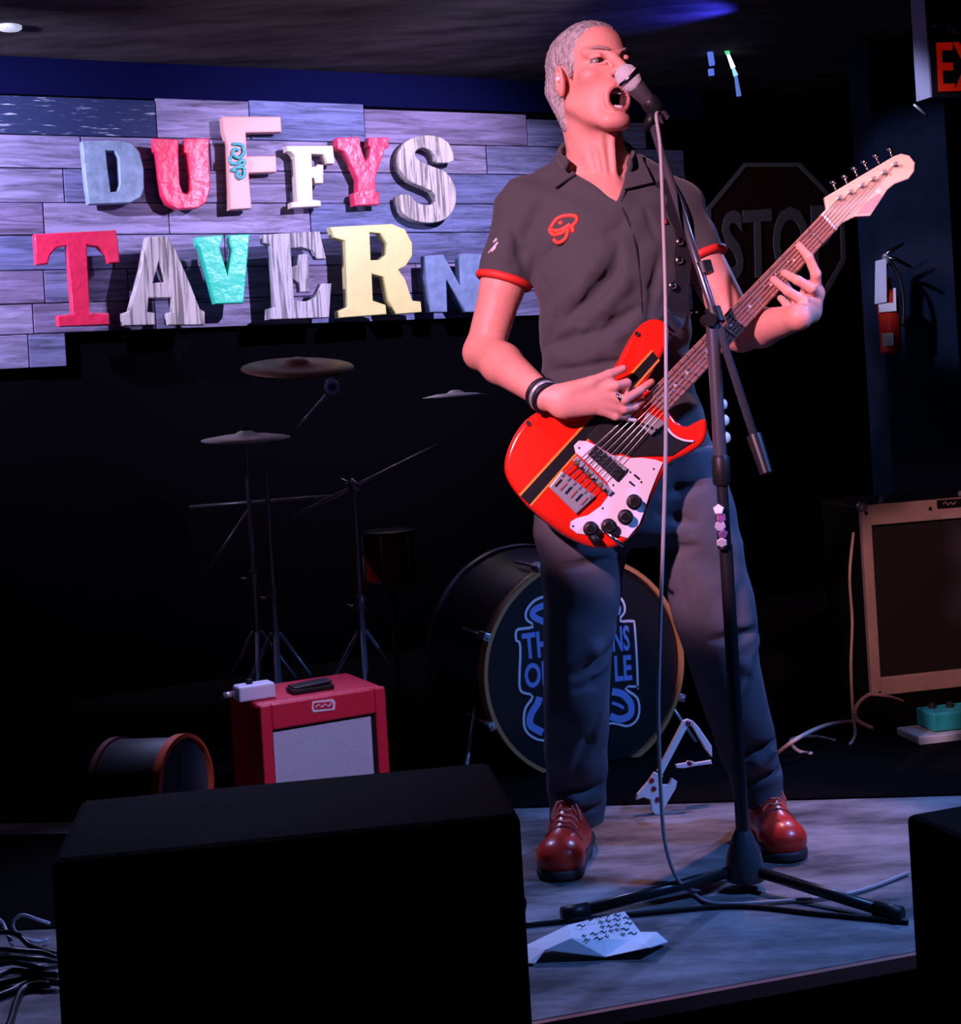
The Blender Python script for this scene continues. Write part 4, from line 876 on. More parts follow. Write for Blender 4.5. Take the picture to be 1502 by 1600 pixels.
part('tripod_hub', lathe(vx(ZS + .018), (0, 0, 1), [(.036, 0), (.038, .012), (.032, .045), (.020, .078), (.014, .09)], 20), mat('hub_plastic', (0.05, 0.06, 0.07), 0.35), ms, 'angle')
Lg, Rg = onz(884, 1441), onz(1406, 1441); tg = vx(ZS) * 2 - (Lg + Rg) / 2; tg = vx(ZS) + (tg - vx(ZS)) * 1.6
for e in (Lg, Rg, tg):
    d = (e - vx(ZS)).normalized(); s0 = vx(ZS + .036) + d * .025; e1 = e + Vector((0, 0, .014))
    l = part('leg', tube([s0, e1 - d * .03], .0105, 10), M_blackm, ms, True)
    part('rubber_foot', tube([e1 - d * .045, e1 + d * .005], .0138, 12), M_blackp, l, True)
YB0, YB1 = YM - .08, 2.885
bl0, bl1 = P(1198, 740, YB0), P(1014, 178, YB1)
def bpt(t): return bl0.lerp(bl1, t)
part('boom_tube', tube([bpt(.10), bpt(.985)], .0078, 14), mat('satin_grey_boom', (0.16, 0.16, 0.20), 0.28, 0.7), ms, True)
part('counterweight', tube([bl0, bpt(.10)], [.012, .0145], 12), M_blackm, ms, 'angle')
part('boom_clutch', tube([bpt(.40) , bpt(.44)], .0155, 14), M_blackp, ms, 'angle'); part('boom_joint', tube([P(1098, 410, lerp(bl0, bl1, .58).y), P(1103, 428, lerp(bl0, bl1, .56).y)], .0165, 14), M_blackp, ms, 'angle')
part('pivot', tube([top + Vector((0, .025, 0)), top - Vector((0, .022, 0))], .0125, 14), M_blackp, ms, 'angle')
for x, y in [(1127, 632), (1130, 657), (1132, 684)]: part('knob', lathe(P(x, y, YM + .004), (0.3, -1, 0), [(.009, 0), (.0115, .004), (.009, .009)], 16), mat('pale_knob', (0.55, 0.72, 0.66), 0.5), ms, True)
ph = part('pick_holder', tube([mp(1125, 795, YM - .016), mp(1129, 858, YM - .016)], .008, 8), M_blackp, ms, 'angle')
for i, c in enumerate([(0.75, 0.7, 0.75), (0.30, 0.08, 0.22), (0.45, 0.42, 0.6), (0.25, 0.10, 0.25), (0.6, 0.55, 0.7)]):
    part('guitar_pick', lathe(mp(1124 + i * 1.3 + (i % 2) * 3 - 1, 796 + i * 13, YM - .026), (0.5 * (i % 2) - .2, -1, 0.35 - .2 * i), [(.0105, 0), (.0085, .0015)], 5 + i % 3), mat('pick_%d' % i, c, 0.4), ph, label='small coloured plectrum')
# microphone
mh, mt = P(981, 121, 2.858), P(1014, 158, 2.868); md = (mt - mh).normalized()
mc = thing('microphone', 'dark vocal microphone with pale ball grille at the singer’s mouth', 'microphone', mt)
M_mgr = mat('mic_grille', (0.80, 0.78, 0.82), 0.5, 0.1, bump=0.8, bscale=500)
part('ball_grille', lathe(mh, md, [(.004, -.026), (.014, -.0225), (.0215, -.013), (.0245, 0), (.0235, .010), (.0195, .019), (.018, .024)], 24), M_mgr, mc, True)
part('collar_ring', lathe(mh, md, [(.0245, -.003), (.0258, -.001), (.0258, .004), (.0245, .006)], 24), M_chrome, mc, True)
part('handle', lathe(mh, md, [(.0175, .022), (.0185, .026), (.0165, .045), (.0125, .085), (.0115, .11), (.009, .112)], 20), mat('mic_body', (0.05, 0.045, 0.05), 0.4), mc, 'angle')
part('clip', lathe(mh, md, [(.0165, .058), (.0185, .062), (.0175, .085), (.015, .088)], 18), M_blackp, ms, 'angle')
part('clip_stem', tube([mh + md * .075 + Vector((0, 0, -.014)), P(1012, 200, 2.88), bpt(.985)], [.012, .011, .009], 12), M_blackp, ms, True)
cab = [mh + md * .11, P(1026, 178, 2.84), P(1032, 230, 2.80), P(1036, 330, 2.75), P(1040, 460, 2.70), P(1041, 600, 2.67), P(1040, 720, 2.67), P(1036, 860, 2.68), P(1031, 1000, 2.68), P(1029, 1120, 2.68), P(1033, 1240, 2.68), P(1040, 1320, 2.68), P(1058, 1372, 2.70), onz(1085, 1402) + Vector((0, 0, .006)), onz(1115, 1416) + Vector((0, 0, .005)), onz(1200, 1414) + Vector((0, 0, .005)), onz(1330, 1400) + Vector((0, 0, .005)), onz(1420, 1368) + Vector((0, 0, .005))]
setp(part('microphone_cable', tube(catmull(cab, 7), .0036, 8), mat('cable_grey', (0.35, 0.33, 0.36), 0.4), None, True), 'thin grey cable hanging from the microphone down to the stage', 'cable')
setp(part('floor_cable', tube(catmull([onz(1420, 1445) + Vector((0, 0, .005)), onz(1280, 1432) + Vector((0, 0, .005)), onz(1150, 1420) + Vector((0, 0, .005)), onz(1000, 1432) + Vector((0, 0, .005)), onz(820, 1450) + Vector((0, 0, .005))], 8), .0045, 8), M_blackp, None, True), 'black cable lying across the stage under the stand legs', 'cable')

# ================================================================== SET LIST PAPER
pz = [(822, 1505, .004), (820, 1478, .012), (888, 1445, .030), (976, 1424, .018), (1001, 1456, .010), (1026, 1456, .018), (1044, 1471, .008), (1016, 1480, .020), (946, 1495, .006), (852, 1484, .022), (836, 1505, .006), (893, 1466, .036), (985, 1468, .014)]
PV = [onz(x, y, ZS + h) for x, y, h in pz]
PFc = [(0, 1, 9, 10), (1, 2, 11, 9), (2, 3, 12, 11), (3, 4, 12), (4, 5, 7, 12), (5, 6, 7), (12, 7, 8), (11, 12, 8), (9, 11, 8)]
# thin sheet with thickness
pp_ = thing('set_list', 'creased white sheet of handwritten notes lying on the stage front', 'paper', onz(930, 1480))
n_ = len(PV); part('sheet', (PV + [v - Vector((0, 0, .0012)) for v in PV], PFc + [tuple(i + n_ for i in f[::-1]) for f in PFc]), M_paper, pp_)
PF = Frame(PV[11], PV[12] - PV[11], (PV[12] - PV[11]).cross(PV[3] - PV[11]))
if PF.n.z < 0: PF = Frame(PV[11], PV[12] - PV[11], -PF.n)
for r in range(5):
    x0 = 898 + r * 4
    x = x0
    while x < 984:
        L = random.uniform(5, 13); yy = 1441 + r * 8 - (x - 890) * 0.16 + random.uniform(-1, 1)
        if random.random() < .8 and yy > 1428 - 0 and not (x < 900 and r == 0):
            q = [PF.pw(x, yy, .0009), PF.pw(x + L * .33, yy - 2.2, .0009), PF.pw(x + L * .66, yy + 1.2, .0009), PF.pw(x + L, yy - 1.5, .0009)]
            part('handwriting', tube(q, .0013, 4), M_ink, pp_)
        x += L + random.uniform(3, 8)
# ================================================================== FOLDING GUITAR STAND (white, on the stage behind)
YG = 3.28
gs = thing('guitar_stand', 'white folding A-frame guitar stand between the singer’s feet', 'guitar stand', P(1050, 1275, YG))
M_gs = mat('white_metal_stand', (0.90, 0.84, 0.86), 0.45)
def za(p): return [(780 + x / 2.888, 1100 + y / 2.888) for x, y in p]
SF = Frame(P(1060, 1200, YG), (1, 0.12, 0), (0.12, -1, 0.15))
def splate(pts, th, nm, off=0.0, lab=None): return part(nm, plate(SF, [[SF.pix(x, y, off) for x, y in za(pts)]], th, off - th / 2, .002), M_gs, gs, label=lab)
splate([(828, 75), (850, 66), (872, 75), (866, 96), (850, 100), (735, 318), (712, 300)], .014, 'front_leg')
splate([(872, 75), (900, 105), (958, 190), (960, 240), (930, 205), (868, 98)], .012, 'rear_leg', -.03)
splate([(700, 305), (738, 322), (722, 365), (765, 362), (778, 332), (802, 348), (795, 380), (745, 465), (735, 500), (705, 503), (685, 480), (682, 432), (650, 420), (617, 432), (622, 405), (670, 350)], .014, 'foot')
splate([(795, 272), (842, 264), (850, 255), (872, 258), (882, 264), (955, 252), (960, 270), (880, 280), (830, 290), (800, 288)], .010, 'cross_link', -.015)
for x, y in [(855, 86), (700, 382), (690, 345), (716, 432), (860, 268)]: part('rivet', lathe(SF.pw(*za([(x, y)])[0], .008), SF.n, [(.006, 0), (.004, .003)], 10), mat('rivet_red', (0.25, 0.03, 0.05), 0.4), gs)

# ================================================================== DRUM KIT
dn = Vector((0.37, -0.93, 0.0)).normalized(); DF = Frame(P(914, 1043, 3.70), (dn.y * -1, dn.x, 0), dn)
RD = .272; DL = .40
bd = thing('bass_drum', 'black bass drum with blue band logo behind the singer’s legs', 'drum', DF.w(0, -RD, -.2))
part('shell', lathe(DF.o, -dn, [(RD - .012, .012), (RD - .004, .02), (RD - .004, DL - .02), (RD - .012, DL - .012)], 64), mat('drum_shell', (0.012, 0.010, 0.016), 0.3), bd, 'angle')
M_hoop = mat('hoop_amber', (0.50, 0.24, 0.09), 0.35, coat=0.3); M_hoop2 = mat('hoop_dark', (0.16, 0.13, 0.18), 0.25, 0.5)
def hoop(o, d, r, wdt, m, nm): return part(nm, lathe(o, d, [(r - .010, 0), (r, 0), (r + .003, wdt * .2), (r + .003, wdt * .8), (r, wdt), (r - .010, wdt), (r - .010, 0.0)], 72, False), m, bd, 'angle')
hoop(DF.o + dn * .012, -dn, RD + .002, .040, M_hoop, 'front_hoop'); hoop(DF.o - dn * (DL - .03), -dn, RD + .002, .040, M_hoop2, 'rear_hoop')
part('front_head', lathe(DF.o, dn, [(RD - .008, -.004), (RD - .008, -.001)], 64), mat('drum_head_black', (0.008, 0.008, 0.010), 0.45), bd)
for k in range(8):
    t = 2 * math.pi * (k + .5) / 8; c = DF.o + (DF.u * math.cos(t) + DF.v * math.sin(t)) * (RD + .010)
    part('tension_rod', tube([c + dn * .02, c - dn * (DL * .38)], .004, 6), M_dchrome, bd, True)
    part('claw', obox(c - dn * .006, DF.u * math.cos(t) + DF.v * math.sin(t), dn, (DF.u * -math.sin(t) + DF.v * math.cos(t)), .018, .045, .02), M_dchrome if k != 0 else M_hoop, bd, bevel=.003)
for sx in (-1, 1): part('spur', tube([DF.w(sx * RD * .9, -RD * .25, -.12), DF.w(sx * (RD + .07), -RD - .015, -.02)], .006, 8), M_dchrome, bd, True)
def zd(p): return [(630 + x / 3.004, 840 + y / 3.004) for x, y in p]
M_lw = mat('logo_white', (0.80, 0.80, 0.86), 0.6); M_lb = mat('logo_blue', (0.22, 0.34, 0.75), 0.6); M_lbk = mat('logo_black', (0.004, 0.004, 0.006), 0.6)
lo_ = zd([(655, 272), (605, 298), (572, 345), (575, 388), (606, 414), (540, 424), (524, 445), (526, 485), (545, 512), (540, 690), (560, 732), (602, 746), (568, 800), (562, 880), (590, 930), (655, 957), (760, 940), (860, 900), (980, 876), (1050, 890), (1098, 862), (1114, 805), (1100, 745), (1048, 706), (1092, 704), (1106, 690), (1092, 420), (1074, 386), (1022, 386), (1044, 350), (1040, 305), (1010, 272), (900, 240), (760, 245)])
LD = [DF.pix(x, y, 0) for x, y in lo_]
lcx, lcy = sum(a for a, b in LD) / len(LD), sum(b for a, b in LD) / len(LD)
lg_ = part('logo', plate(DF, [smooth2(LD, 3)], .001, 0.0), M_lw, bd, label='white outlined band logo')
def inset(lp, d):
    out = []; n = len(lp)
    for i in range(n):
        a, b, c = Vector((*lp[i - 1], 0)), Vector((*lp[i], 0)), Vector((*lp[(i + 1) % n], 0)); t = (c - a).normalized(); nn = Vector((-t.y, t.x, 0))
        out.append((b.x + nn.x * d, b.y + nn.y * d))
    return out
sm = smooth2(LD, 3); area = sum(sm[i - 1][0] * sm[i][1] - sm[i][0] * sm[i - 1][1] for i in range(len(sm)))
part('logo_field', plate(DF, [inset(sm, .0065 if area > 0 else -.0065)], .001, .001), M_lbk, lg_)
for tx, q in [('THE', [(555, 452), (742, 425), (745, 552), (568, 572)]), ('OF', [(565, 595), (690, 572), (694, 688), (575, 712)]), ('NS', [(978, 420), (1060, 410), (1066, 530), (985, 538)]), ('LE', [(990, 556), (1070, 550), (1076, 668), (995, 676)])]:
    part('lettering', text_quad(tx, zd(q), DF, .001, .002, .028), M_lb, lg_)
def stroke(pts, wd, nm='swirl'):
    q = catmull([DF.pw(x, y, .002) for x, y in zd(pts)], 5); part(nm, ribbon(q, DF.n, wd, .0012), M_lb, lg_)
stroke([(660, 318), (615, 340), (612, 370), (668, 398)], .016); stroke([(640, 748), (630, 780), (600, 830), (598, 880), (655, 915)], .018); stroke([(980, 722), (1030, 735), (1068, 780), (1066, 830), (1020, 852), (972, 838)], .018); stroke([(1000, 315), (1012, 335), (1005, 360)], .014)
stroke([(980, 775), (1010, 785), (1035, 800)], .008)
# cymbals and hardware
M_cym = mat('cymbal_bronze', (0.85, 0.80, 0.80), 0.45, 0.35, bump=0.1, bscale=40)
def cymbal(name, label, c, n, r, lab_group='cymbals of the drum kit', m=M_cym):
    t = thing(name, label, 'cymbal', Vector(c), lab_group)
    n = Vector(n).normalized()
    pr = [(.005, .030 * r / .2 + .0), (r * .10, .030 * r / .2), (r * .20, .022 * r / .2), (r * .26, .012 * r / .2), (r * .60, .004), (r, -.004), (r, -.0055), (r * .60, .002), (r * .26, .009 * r / .2), (r * .18, .018 * r / .2), (.005, .026 * r / .2)]
    part('bow', lathe(c, n, pr, 48), m, t, True); return t
c1 = cymbal('ride_cymbal', 'bright edge-on cymbal above the red amplifier', P(384, 683, 4.2), (0.02, -0.07, 1), .125)
part('felt', lathe(P(384, 683, 4.2), (0, 0, 1), [(.012, .018), (.012, .03)], 12), M_blackp, c1); part('wing_nut', tube([P(384, 664, 4.2), P(384, 670, 4.2)], .006, 8), M_blackm, c1)
cymbal('crash_cymbal', 'dim tilted cymbal seen from below under the tavern sign', P(465, 572, 4.5), (0.06, -0.20, 1), .17, m=mat('cymbal_dimmed', (0.05, 0.015, 0.008), 0.5, 0.7))  # base colour darkened so this cymbal reads as poorly lit
cymbal('splash_cymbal', 'thin dark cymbal edge just left of the singer’s elbow', P(712, 617, 4.5), (0, 0.01, 1), .10)
def cstand(label, base_px, top_px, Y, extra):
    b, t = P(*base_px, Y), P(*top_px, Y); f = Vector((t.x, Y, ZS))
    s = thing('cymbal_stand', label, 'cymbal stand', f, 'cymbal stands')
    hgt = t.z - ZS
    part('lower_tube', tube([f + Vector((0, 0, .10)), f + Vector((0, 0, hgt * .55))], .010, 12), M_dchrome, s, 'angle'); part('upper_tube', tube([f + Vector((0, 0, hgt * .55)), t], .0072, 12), M_dchrome, s, 'angle')
    cl = part('height_clamp', lathe(f + Vector((0, 0, hgt * .52)), (0, 0, 1), [(.012, 0), (.014, .005), (.014, .035), (.010, .04)], 14), M_dchrome, s, 'angle')
    part('wing_screw', tube([f + Vector((-.014, -.012, hgt * .54)), f + Vector((-.036, -.016, hgt * .54))], [.004, .007], 8), M_chrome, cl, True)
    for k in range(3):
        a = k * 2 * math.pi / 3 + .6; d = Vector((math.cos(a), math.sin(a), 0))
        part('leg', tube([f + Vector((0, 0, .30)) + d * .012, f + d * .21 + Vector((0, 0, .008))], .006, 8), M_dchrome, s, True)
    for (a, ya), (b_, yb), r, nm in extra: part(nm, tube([P(*a, ya), P(*b_, yb)], r, 10), M_dchrome, s, True)
    return s
cstand('chrome cymbal stand under the bright cymbal with crossing horizontal rod', (432, 1060), (384, 690), 4.2, [(((296, 793), 4.2), ((520, 776), 4.2), .0062, 'boom_rod'), (((307, 918), 4.2), ((392, 792), 4.2), .005, 'brace_rod')])
cstand('slim chrome cymbal stand just right of the bright cymbal', (432, 1060), (416, 742), 4.15, [(((466, 668), 4.15), ((510, 618), 4.2), .006, 'tilt_rod')])
cs3 = cstand('chrome boom cymbal stand with a long arm slanting up right', (568, 1060), (553, 765), 4.1, [(((455, 810), 4.1), ((690, 694), 4.25), .0075, 'boom_arm'), (((545, 752), 4.1), ((562, 768), 4.1), .013, 'boom_tilter')])
part('wing_screw', tube([P(532, 750, 4.08), P(548, 757, 4.08)], .006, 8), M_chrome, cs3, True)
wn = thing('cymbal_wing_nut', 'round purple wing nut clamp below the dim tilted cymbal', 'clamp', P(518, 615, 4.18))
part('disc', lathe(P(519, 605, 4.18), (0.1, -1, 0), [(.020, 0), (.022, .004), (.020, .012), (.012, .014)], 20), mat('lilac_plastic', (0.62, 0.52, 0.95), 0.5), wn, 'angle'); part('hub', lathe(P(519, 605, 4.164), (0.1, -1, 0), [(.011, 0), (.009, .004)], 14), mat('dark_purple', (0.04, 0.02, 0.25), 0.5), wn); part('wing', tube([P(514, 592, 4.176), P(519, 603, 4.176)], [.010, .014], 8), MATS['lilac_plastic'], wn, True)  # disc, hub and wing get their purple from base colour
# red tom
tm = thing('tom_drum', 'dark red tom drum barely lit between the stands and bass drum', 'drum', P(612, 912, 4.45))
tb, tt = P(612, 912, 4.45), P(608, 828, 4.45)
part('shell', lathe(tb, (0, 0, 1), [(.070, .004), (.074, .008), (.074, tt.z - tb.z - .008), (.070, tt.z - tb.z - .004)], 40), mat('tom_red', (0.20, 0.008, 0.008), 0.3), tm, 'angle')
for hgt in (0.0, tt.z - tb.z - .014): part('hoop', lathe(tb + Vector((0, 0, hgt)), (0, 0, 1), [(.074, 0), (.079, .002), (.079, .012), (.074, .014)], 40), M_blackm, tm, 'angle')
part('mount_post', tube([tb + Vector((0, 0.0, 0)), Vector((tb.x, tb.y, ZS))], .009, 10), M_blackm, tm)
for k in range(6):
    a = k * math.pi / 3 + .3; part('lug', tube([tb + Vector((math.cos(a) * .08, math.sin(a) * .08, .01)), tb + Vector((math.cos(a) * .08, math.sin(a) * .08, tt.z - tb.z - .01))], .003, 6), M_dchrome, tm, True)

# ================================================================== RED AMPLIFIER
AF_o = P(505, 1150, 3.33); al = math.radians(27); AU = Vector((math.cos(al), math.sin(al), 0)); AN = Vector((math.sin(al), -math.cos(al), 0))
AM = Frame(AF_o, AU, AN)
ra = thing('guitar_amplifier', 'small red combo amplifier with silvery grille behind the black cabinet', 'amplifier', Vector((AF_o.x, AF_o.y, ZS)))
uL = AM.pix(408, 1150)[0]; uR = AM.pix(604, 1130)[0]; vT = AM.pix(500, 1088)[1]; vB = ZS - AF_o.z; aw = uR - uL; ah = vT - vB; um = (uL + uR) / 2
DEP = .21; fw = .026
part('cabinet', obox(AM.w(um, (vT + vB) / 2, -DEP / 2 - .012), AU, AN, (0, 0, 1), aw, DEP, ah), M_red_tolex, ra, bevel=.008)
def aplate(u0, u1, v0, v1, d0, d1, m, nm, **k): return part(nm, obox(AM.w((u0 + u1) / 2, (v0 + v1) / 2, (d0 + d1) / 2), AU, AN, (0, 0, 1), u1 - u0, abs(d1 - d0), v1 - v0), m, ra, **k)
gv = AM.pix(500, 1128)[1]
aplate(uL, uL + fw, vB, vT, -.013, .006, M_red_tolex, 'frame_side', bevel=.004); aplate(uR - fw, uR, vB, vT, -.013, .006, M_red_tolex, 'frame_side', bevel=.004)
aplate(uL + fw, uR - fw, gv, vT, -.013, .006, M_red_tolex, 'frame_top', bevel=.004); aplate(uL + fw, uR - fw, vB, vB + .03, -.013, .006, M_red_tolex, 'frame_bottom', bevel=.004)
aplate(uL + fw, uR - fw, vB + .03, gv, -.012, -.008, M_blackp, 'baffle'); aplate(uL + fw + .003, uR - fw - .010, vB + .03, gv - .007, -.009, -.004, M_grille, 'grille_cloth')
lgp = [(488, 1096), (520, 1092), (524, 1097), (523, 1109), (490, 1113), (487, 1108)]
lp_ = part('badge', plate(AM, [[AM.pix(x, y, .007) for x, y in lgp]], .002, .006), mat('badge_pale', (0.75, 0.68, 0.72), 0.4), ra)
part('badge_field', plate(AM, [[AM.pix(505 + (x - 505) * .82, 1102.5 + (y - 1102.5) * .6, .009) for x, y in lgp]], .001, .008), M_red_tolex, lp_); part('badge_script', tube([AM.pw(x, y, .0095) for x, y in [(493, 1105), (498, 1101), (503, 1105), (508, 1100), (513, 1104), (518, 1099)]], .0016, 6), MATS['badge_pale'], lp_)
topz = AF_o.z + vT
def ontop(px, py): return onz(px, py, topz)
for p0 in [(uL + .03, -.05), (uR - .03, -.05), (uL + .03, -.18), (uR - .03, -.18)]: part('foot', lathe(AM.w(p0[0], vB, p0[1]), (0, 0, 1), [(.012, 0), (.012, .004)], 12), M_blackp, ra)
# things on the red amp
wb_c = ontop(398, 1092); wbx = thing('effect_box', 'small white box on the left end of the red amplifier', 'box', wb_c)
part('case', obox(wb_c + Vector((0, 0, .018)), AU, AN, (0, 0, 1), .085, .05, .034), mat('box_white', (0.62, 0.64, 0.78), 0.5), wbx, bevel=.005); part('jack', tube([wb_c + Vector((-.05, -.004, .014)), wb_c + Vector((-.068, -.006, .012))], .007, 8), M_dchrome, wbx, True); part('knob', lathe(wb_c + Vector((-.01, 0, .034)), (0, 0, 1), [(.008, 0), (.007, .010)], 12), M_blackp, wbx)
tp = ontop(485, 1079); pdl = thing('pedal', 'flat black pedal lying on top of the red amplifier', 'pedal', tp)
part('base', obox(tp + Vector((0, 0, .006)), AU, AN, (0, 0, 1), .10, .05, .012), M_blackp, pdl, bevel=.003); part('treadle', obox(tp + Vector((0, 0, .016)), AU + Vector((0, 0, .05)), AN, Vector((0, 0, 1)), .092, .044, .006), M_blackm, pdl, bevel=.002)
# ---- dark drum with orange rim left of the amp
kd = P(235, 1215, 3.3); kax = Vector((0.93, -0.35, 0.06)).normalized(); kc = Vector((kd.x, kd.y, ZS + .115))
keg = thing('floor_drum', 'dark rounded drum with orange-red rim lying left of the red amplifier', 'drum', Vector((kc.x, kc.y, ZS)))
part('shell', lathe(kc, kax, [(.098, -.095), (.104, -.085), (.104, .075), (.100, .08)], 40), mat('drum_dark', (0.006, 0.006, 0.008), 0.6), keg, 'angle')
part('rim', lathe(kc, kax, [(.102, .072), (.111, .074), (.111, .094), (.102, .096), (.102, .072)], 40, False), mat('rim_orange', (0.62, 0.09, 0.03), 0.45), keg, 'angle'); part('rim', lathe(kc, kax, [(.102, -.094), (.110, -.093), (.110, -.078), (.102, -.076), (.102, -.094)], 40, False), mat('rim_dark_red', (0.12, 0.02, 0.02), 0.5), keg, 'angle')
part('head', lathe(kc, kax, [(.100, .082), (.100, .085)], 40), mat('head_blue_grey', (0.03, 0.06, 0.09), 0.5), keg)

# ================================================================== RIGHT SPEAKER CABINET
BF_o = P(1420, 930, 4.25); bl_ = math.radians(12); BU = Vector((math.cos(bl_), math.sin(bl_), 0)); BN = Vector((math.sin(bl_), -math.cos(bl_), 0)); BF = Frame(BF_o, BU, BN)
rc = thing('speaker_cabinet', 'large black-grilled speaker cabinet with pale trim at the right', 'amplifier', Vector((BF_o.x, BF_o.y, ZS)))
uL = BF.pix(1352, 930)[0]; uR = uL + .62; vT = BF.pix(1420, 784)[1]; vB = ZS - BF_o.z + .0
def bplate(u0, u1, v0, v1, d0, d1, m, nm, **k): return part(nm, obox(BF.w((u0 + u1) / 2, (v0 + v1) / 2, (d0 + d1) / 2), BU, BN, (0, 0, 1), u1 - u0, abs(d1 - d0), v1 - v0), m, rc, **k)
bplate(uL, uR, vB + .012, vT, -.26, -.010, M_blackp, 'box', bevel=.008)
bplate(uL, uL + .030, vB + .012, vT - .0, -.012, .008, M_pink_tolex, 'frame_side', bevel=.003); bplate(uR - .03, uR, vB + .012, vT, -.012, .008, M_pink_tolex, 'frame_side', bevel=.003)
bplate(uL + .03, uR - .03, vT - .058, vT, -.012, .008, M_pink_tolex, 'frame_top', bevel=.003); bplate(uL + .03, uR - .03, vB + .012, vB + .062, -.012, .008, M_pink_tolex, 'frame_bottom', bevel=.003)
bplate(uL + .03, uR - .03, vB + .062, vT - .058, -.012, -.004, mat('grille_black', (0.010, 0.009, 0.010), 0.8, bump=0.4, bscale=300), 'grille_cloth')
q = BF.pix(1462, 788); npl = bplate(q[0], q[0] + .13, q[1] - .012, q[1] + .012, .008, .011, M_blackp, 'name_plate')
part('name_script', tube(catmull([BF.pw(x, y, .0125) for x, y in [(1474, 788), (1478, 784), (1482, 789), (1486, 785), (1490, 788), (1494, 784)]], 3), .0016, 5), mat('dim_gold', (0.4, 0.35, 0.3), 0.4), npl)
for x, y in [(1354, 802), (1454, 795), (1375, 1083)]: part('screw', lathe(BF.pw(x, y, .008), BN, [(.006, 0), (.004, .003)], 10), M_blackm, rc)
part('corner_cap', ball(BF.w(uL + .006, vT - .004, .0), .016, 10), M_dchrome, rc, True)
for u in (uL + .1, uL + .35): part('top_knob', lathe(BF.w(u, vT, -.05), (0, 0, 1), [(.014, 0), (.012, .014)], 14), M_dchrome, rc, 'angle')
for u in (uL + .04, uR - .04):
    for d_ in (-.03, -.23): part('foot', lathe(BF.w(u, vB, d_), (0, 0, 1), [(.016, 0), (.016, .012)], 12), M_blackp, rc)
M_pcab = mat('pink_cable', (0.62, 0.46, 0.40), 0.5)
def fl_(x, y, h=.006): return onz(x, y) + Vector((0, 0, h))
setp(part('power_cord', tube(catmull([P(1334, 832, 4.15), P(1328, 900, 4.12), P(1332, 970, 4.1), P(1330, 1040, 4.05), P(1333, 1110, 3.95), fl_(1337, 1150), fl_(1328, 1168)], 6), .0042, 8), M_pcab, None, True), 'thin pale cord hanging down the left side of the right cabinet', 'cable')
setp(part('coiled_cable', tube(catmull([fl_(1412, 1100), P(1385, 1088, 3.98), P(1358, 1086, 3.95), P(1338, 1105, 3.9), P(1340, 1125, 3.9), fl_(1365, 1142)], 6), .0055, 8), M_pcab, None, True), 'pale looped cable arching up in front of the right cabinet', 'cable')
setp(part('stage_cable', tube(catmull([fl_(1212, 1184), P(1245, 1155, 3.6), P(1290, 1134, 3.75), fl_(1335, 1131), fl_(1352, 1136)], 6), .0055, 8), M_pcab, None, True), 'pale cable running from the singer’s right trouser hem to the cabinet', 'cable')
setp(part('stage_cable', tube(catmull([fl_(1305, 1161), fl_(1275, 1155), fl_(1242, 1157), fl_(1236, 1165), fl_(1250, 1178), fl_(1270, 1181)], 6), .0045, 8), M_pcab, None, True), 'small pale cable loop lying on the stage behind the right shoe', 'cable')
# teal effect unit on a board
eb = onz(1480, 1150); eu = thing('effect_unit', 'teal effect pedal at the right edge before the cabinet', 'pedal', eb)
part('base', obox(eb + Vector((.03, 0, .012)), BU, BN, (0, 0, 1), .28, .12, .022), mat('unit_pale', (0.45, 0.60, 0.62), 0.5), eu, bevel=.004); part('case', obox(eb + Vector((.05, .01, .048)), BU, BN, (0, 0, 1), .22, .09, .045), mat('unit_teal', (0.02, 0.36, 0.34), 0.4), eu, bevel=.005)
for k in range(4): part('knob', lathe(eb + Vector((-.03 + k * .045, 0.01, .07)), (0, 0, 1), [(.010, 0), (.009, .014)], 12), M_blackp, eu, 'angle')
for k in range(5): part('front_key', obox(eb + Vector((-.02 + k * .034, .01, .05)) + BN * .047 + BU * 0, BU, BN, (0, 0, 1), .022, .006, .024), M_blackp, eu, bevel=.002)

# ================================================================== BLACK CABINETS IN FRONT OF THE STAGE
M_cab = mat('black_cabinet', (0.0015, 0.0015, 0.0018), 0.85, spec=0.06, bump=0.2, bscale=120)
def cabinet(name, label, tl, tr, depth_dir, Ya, Yb, dep):
    a, b = P(*tl, Ya), P(*tr, Yb); zt = (a.z + b.z) / 2; a.z = b.z = zt; u = (b - a).normalized(); n = Vector((u.y, -u.x, 0)); L = (b - a).length
    t = thing(name, label, 'speaker', Vector(((a.x + b.x) / 2, (a.y + b.y) / 2, 0)), 'black cabinets in front of the stage')
    c = (a + b) / 2 + n * (dep / 2) * depth_dir
    part('box', obox(Vector((c.x, c.y, zt / 2 + .01)), u, n, (0, 0, 1), L, dep, zt - .02), M_cab, t, bevel=.010)
    for s in (-1, 1): part('handle', tube(catmull([c + u * s * (L / 2 + .002) + Vector((0, 0, -.15)) - n * .05, c + u * s * (L / 2 + .012) + Vector((0, 0, -.15)), c + u * s * (L / 2 + .002) + Vector((0, 0, -.15)) + n * .05], 4), .008, 8), M_cab, t)
    part('rear_panel', obox(Vector((c.x, c.y, zt * .5)) + n * (dep / 2 + .004), u, n, (0, 0, 1), L * .82, .008, zt * .8), M_cab, t, bevel=.003)
    for sx in (-1, 1):
        for sy in (-1, 1): part('foot', lathe(Vector((c.x, c.y, 0)) + u * sx * L * .42 + n * sy * dep * .4, (0, 0, 1), [(.02, 0), (.02, .02)], 12), M_blackp, t)
cabinet('monitor_speaker', 'large black speaker cabinet in the foreground at lower left', (126, 1249), (765, 1189), 1, 2.0, 2.075, .27)
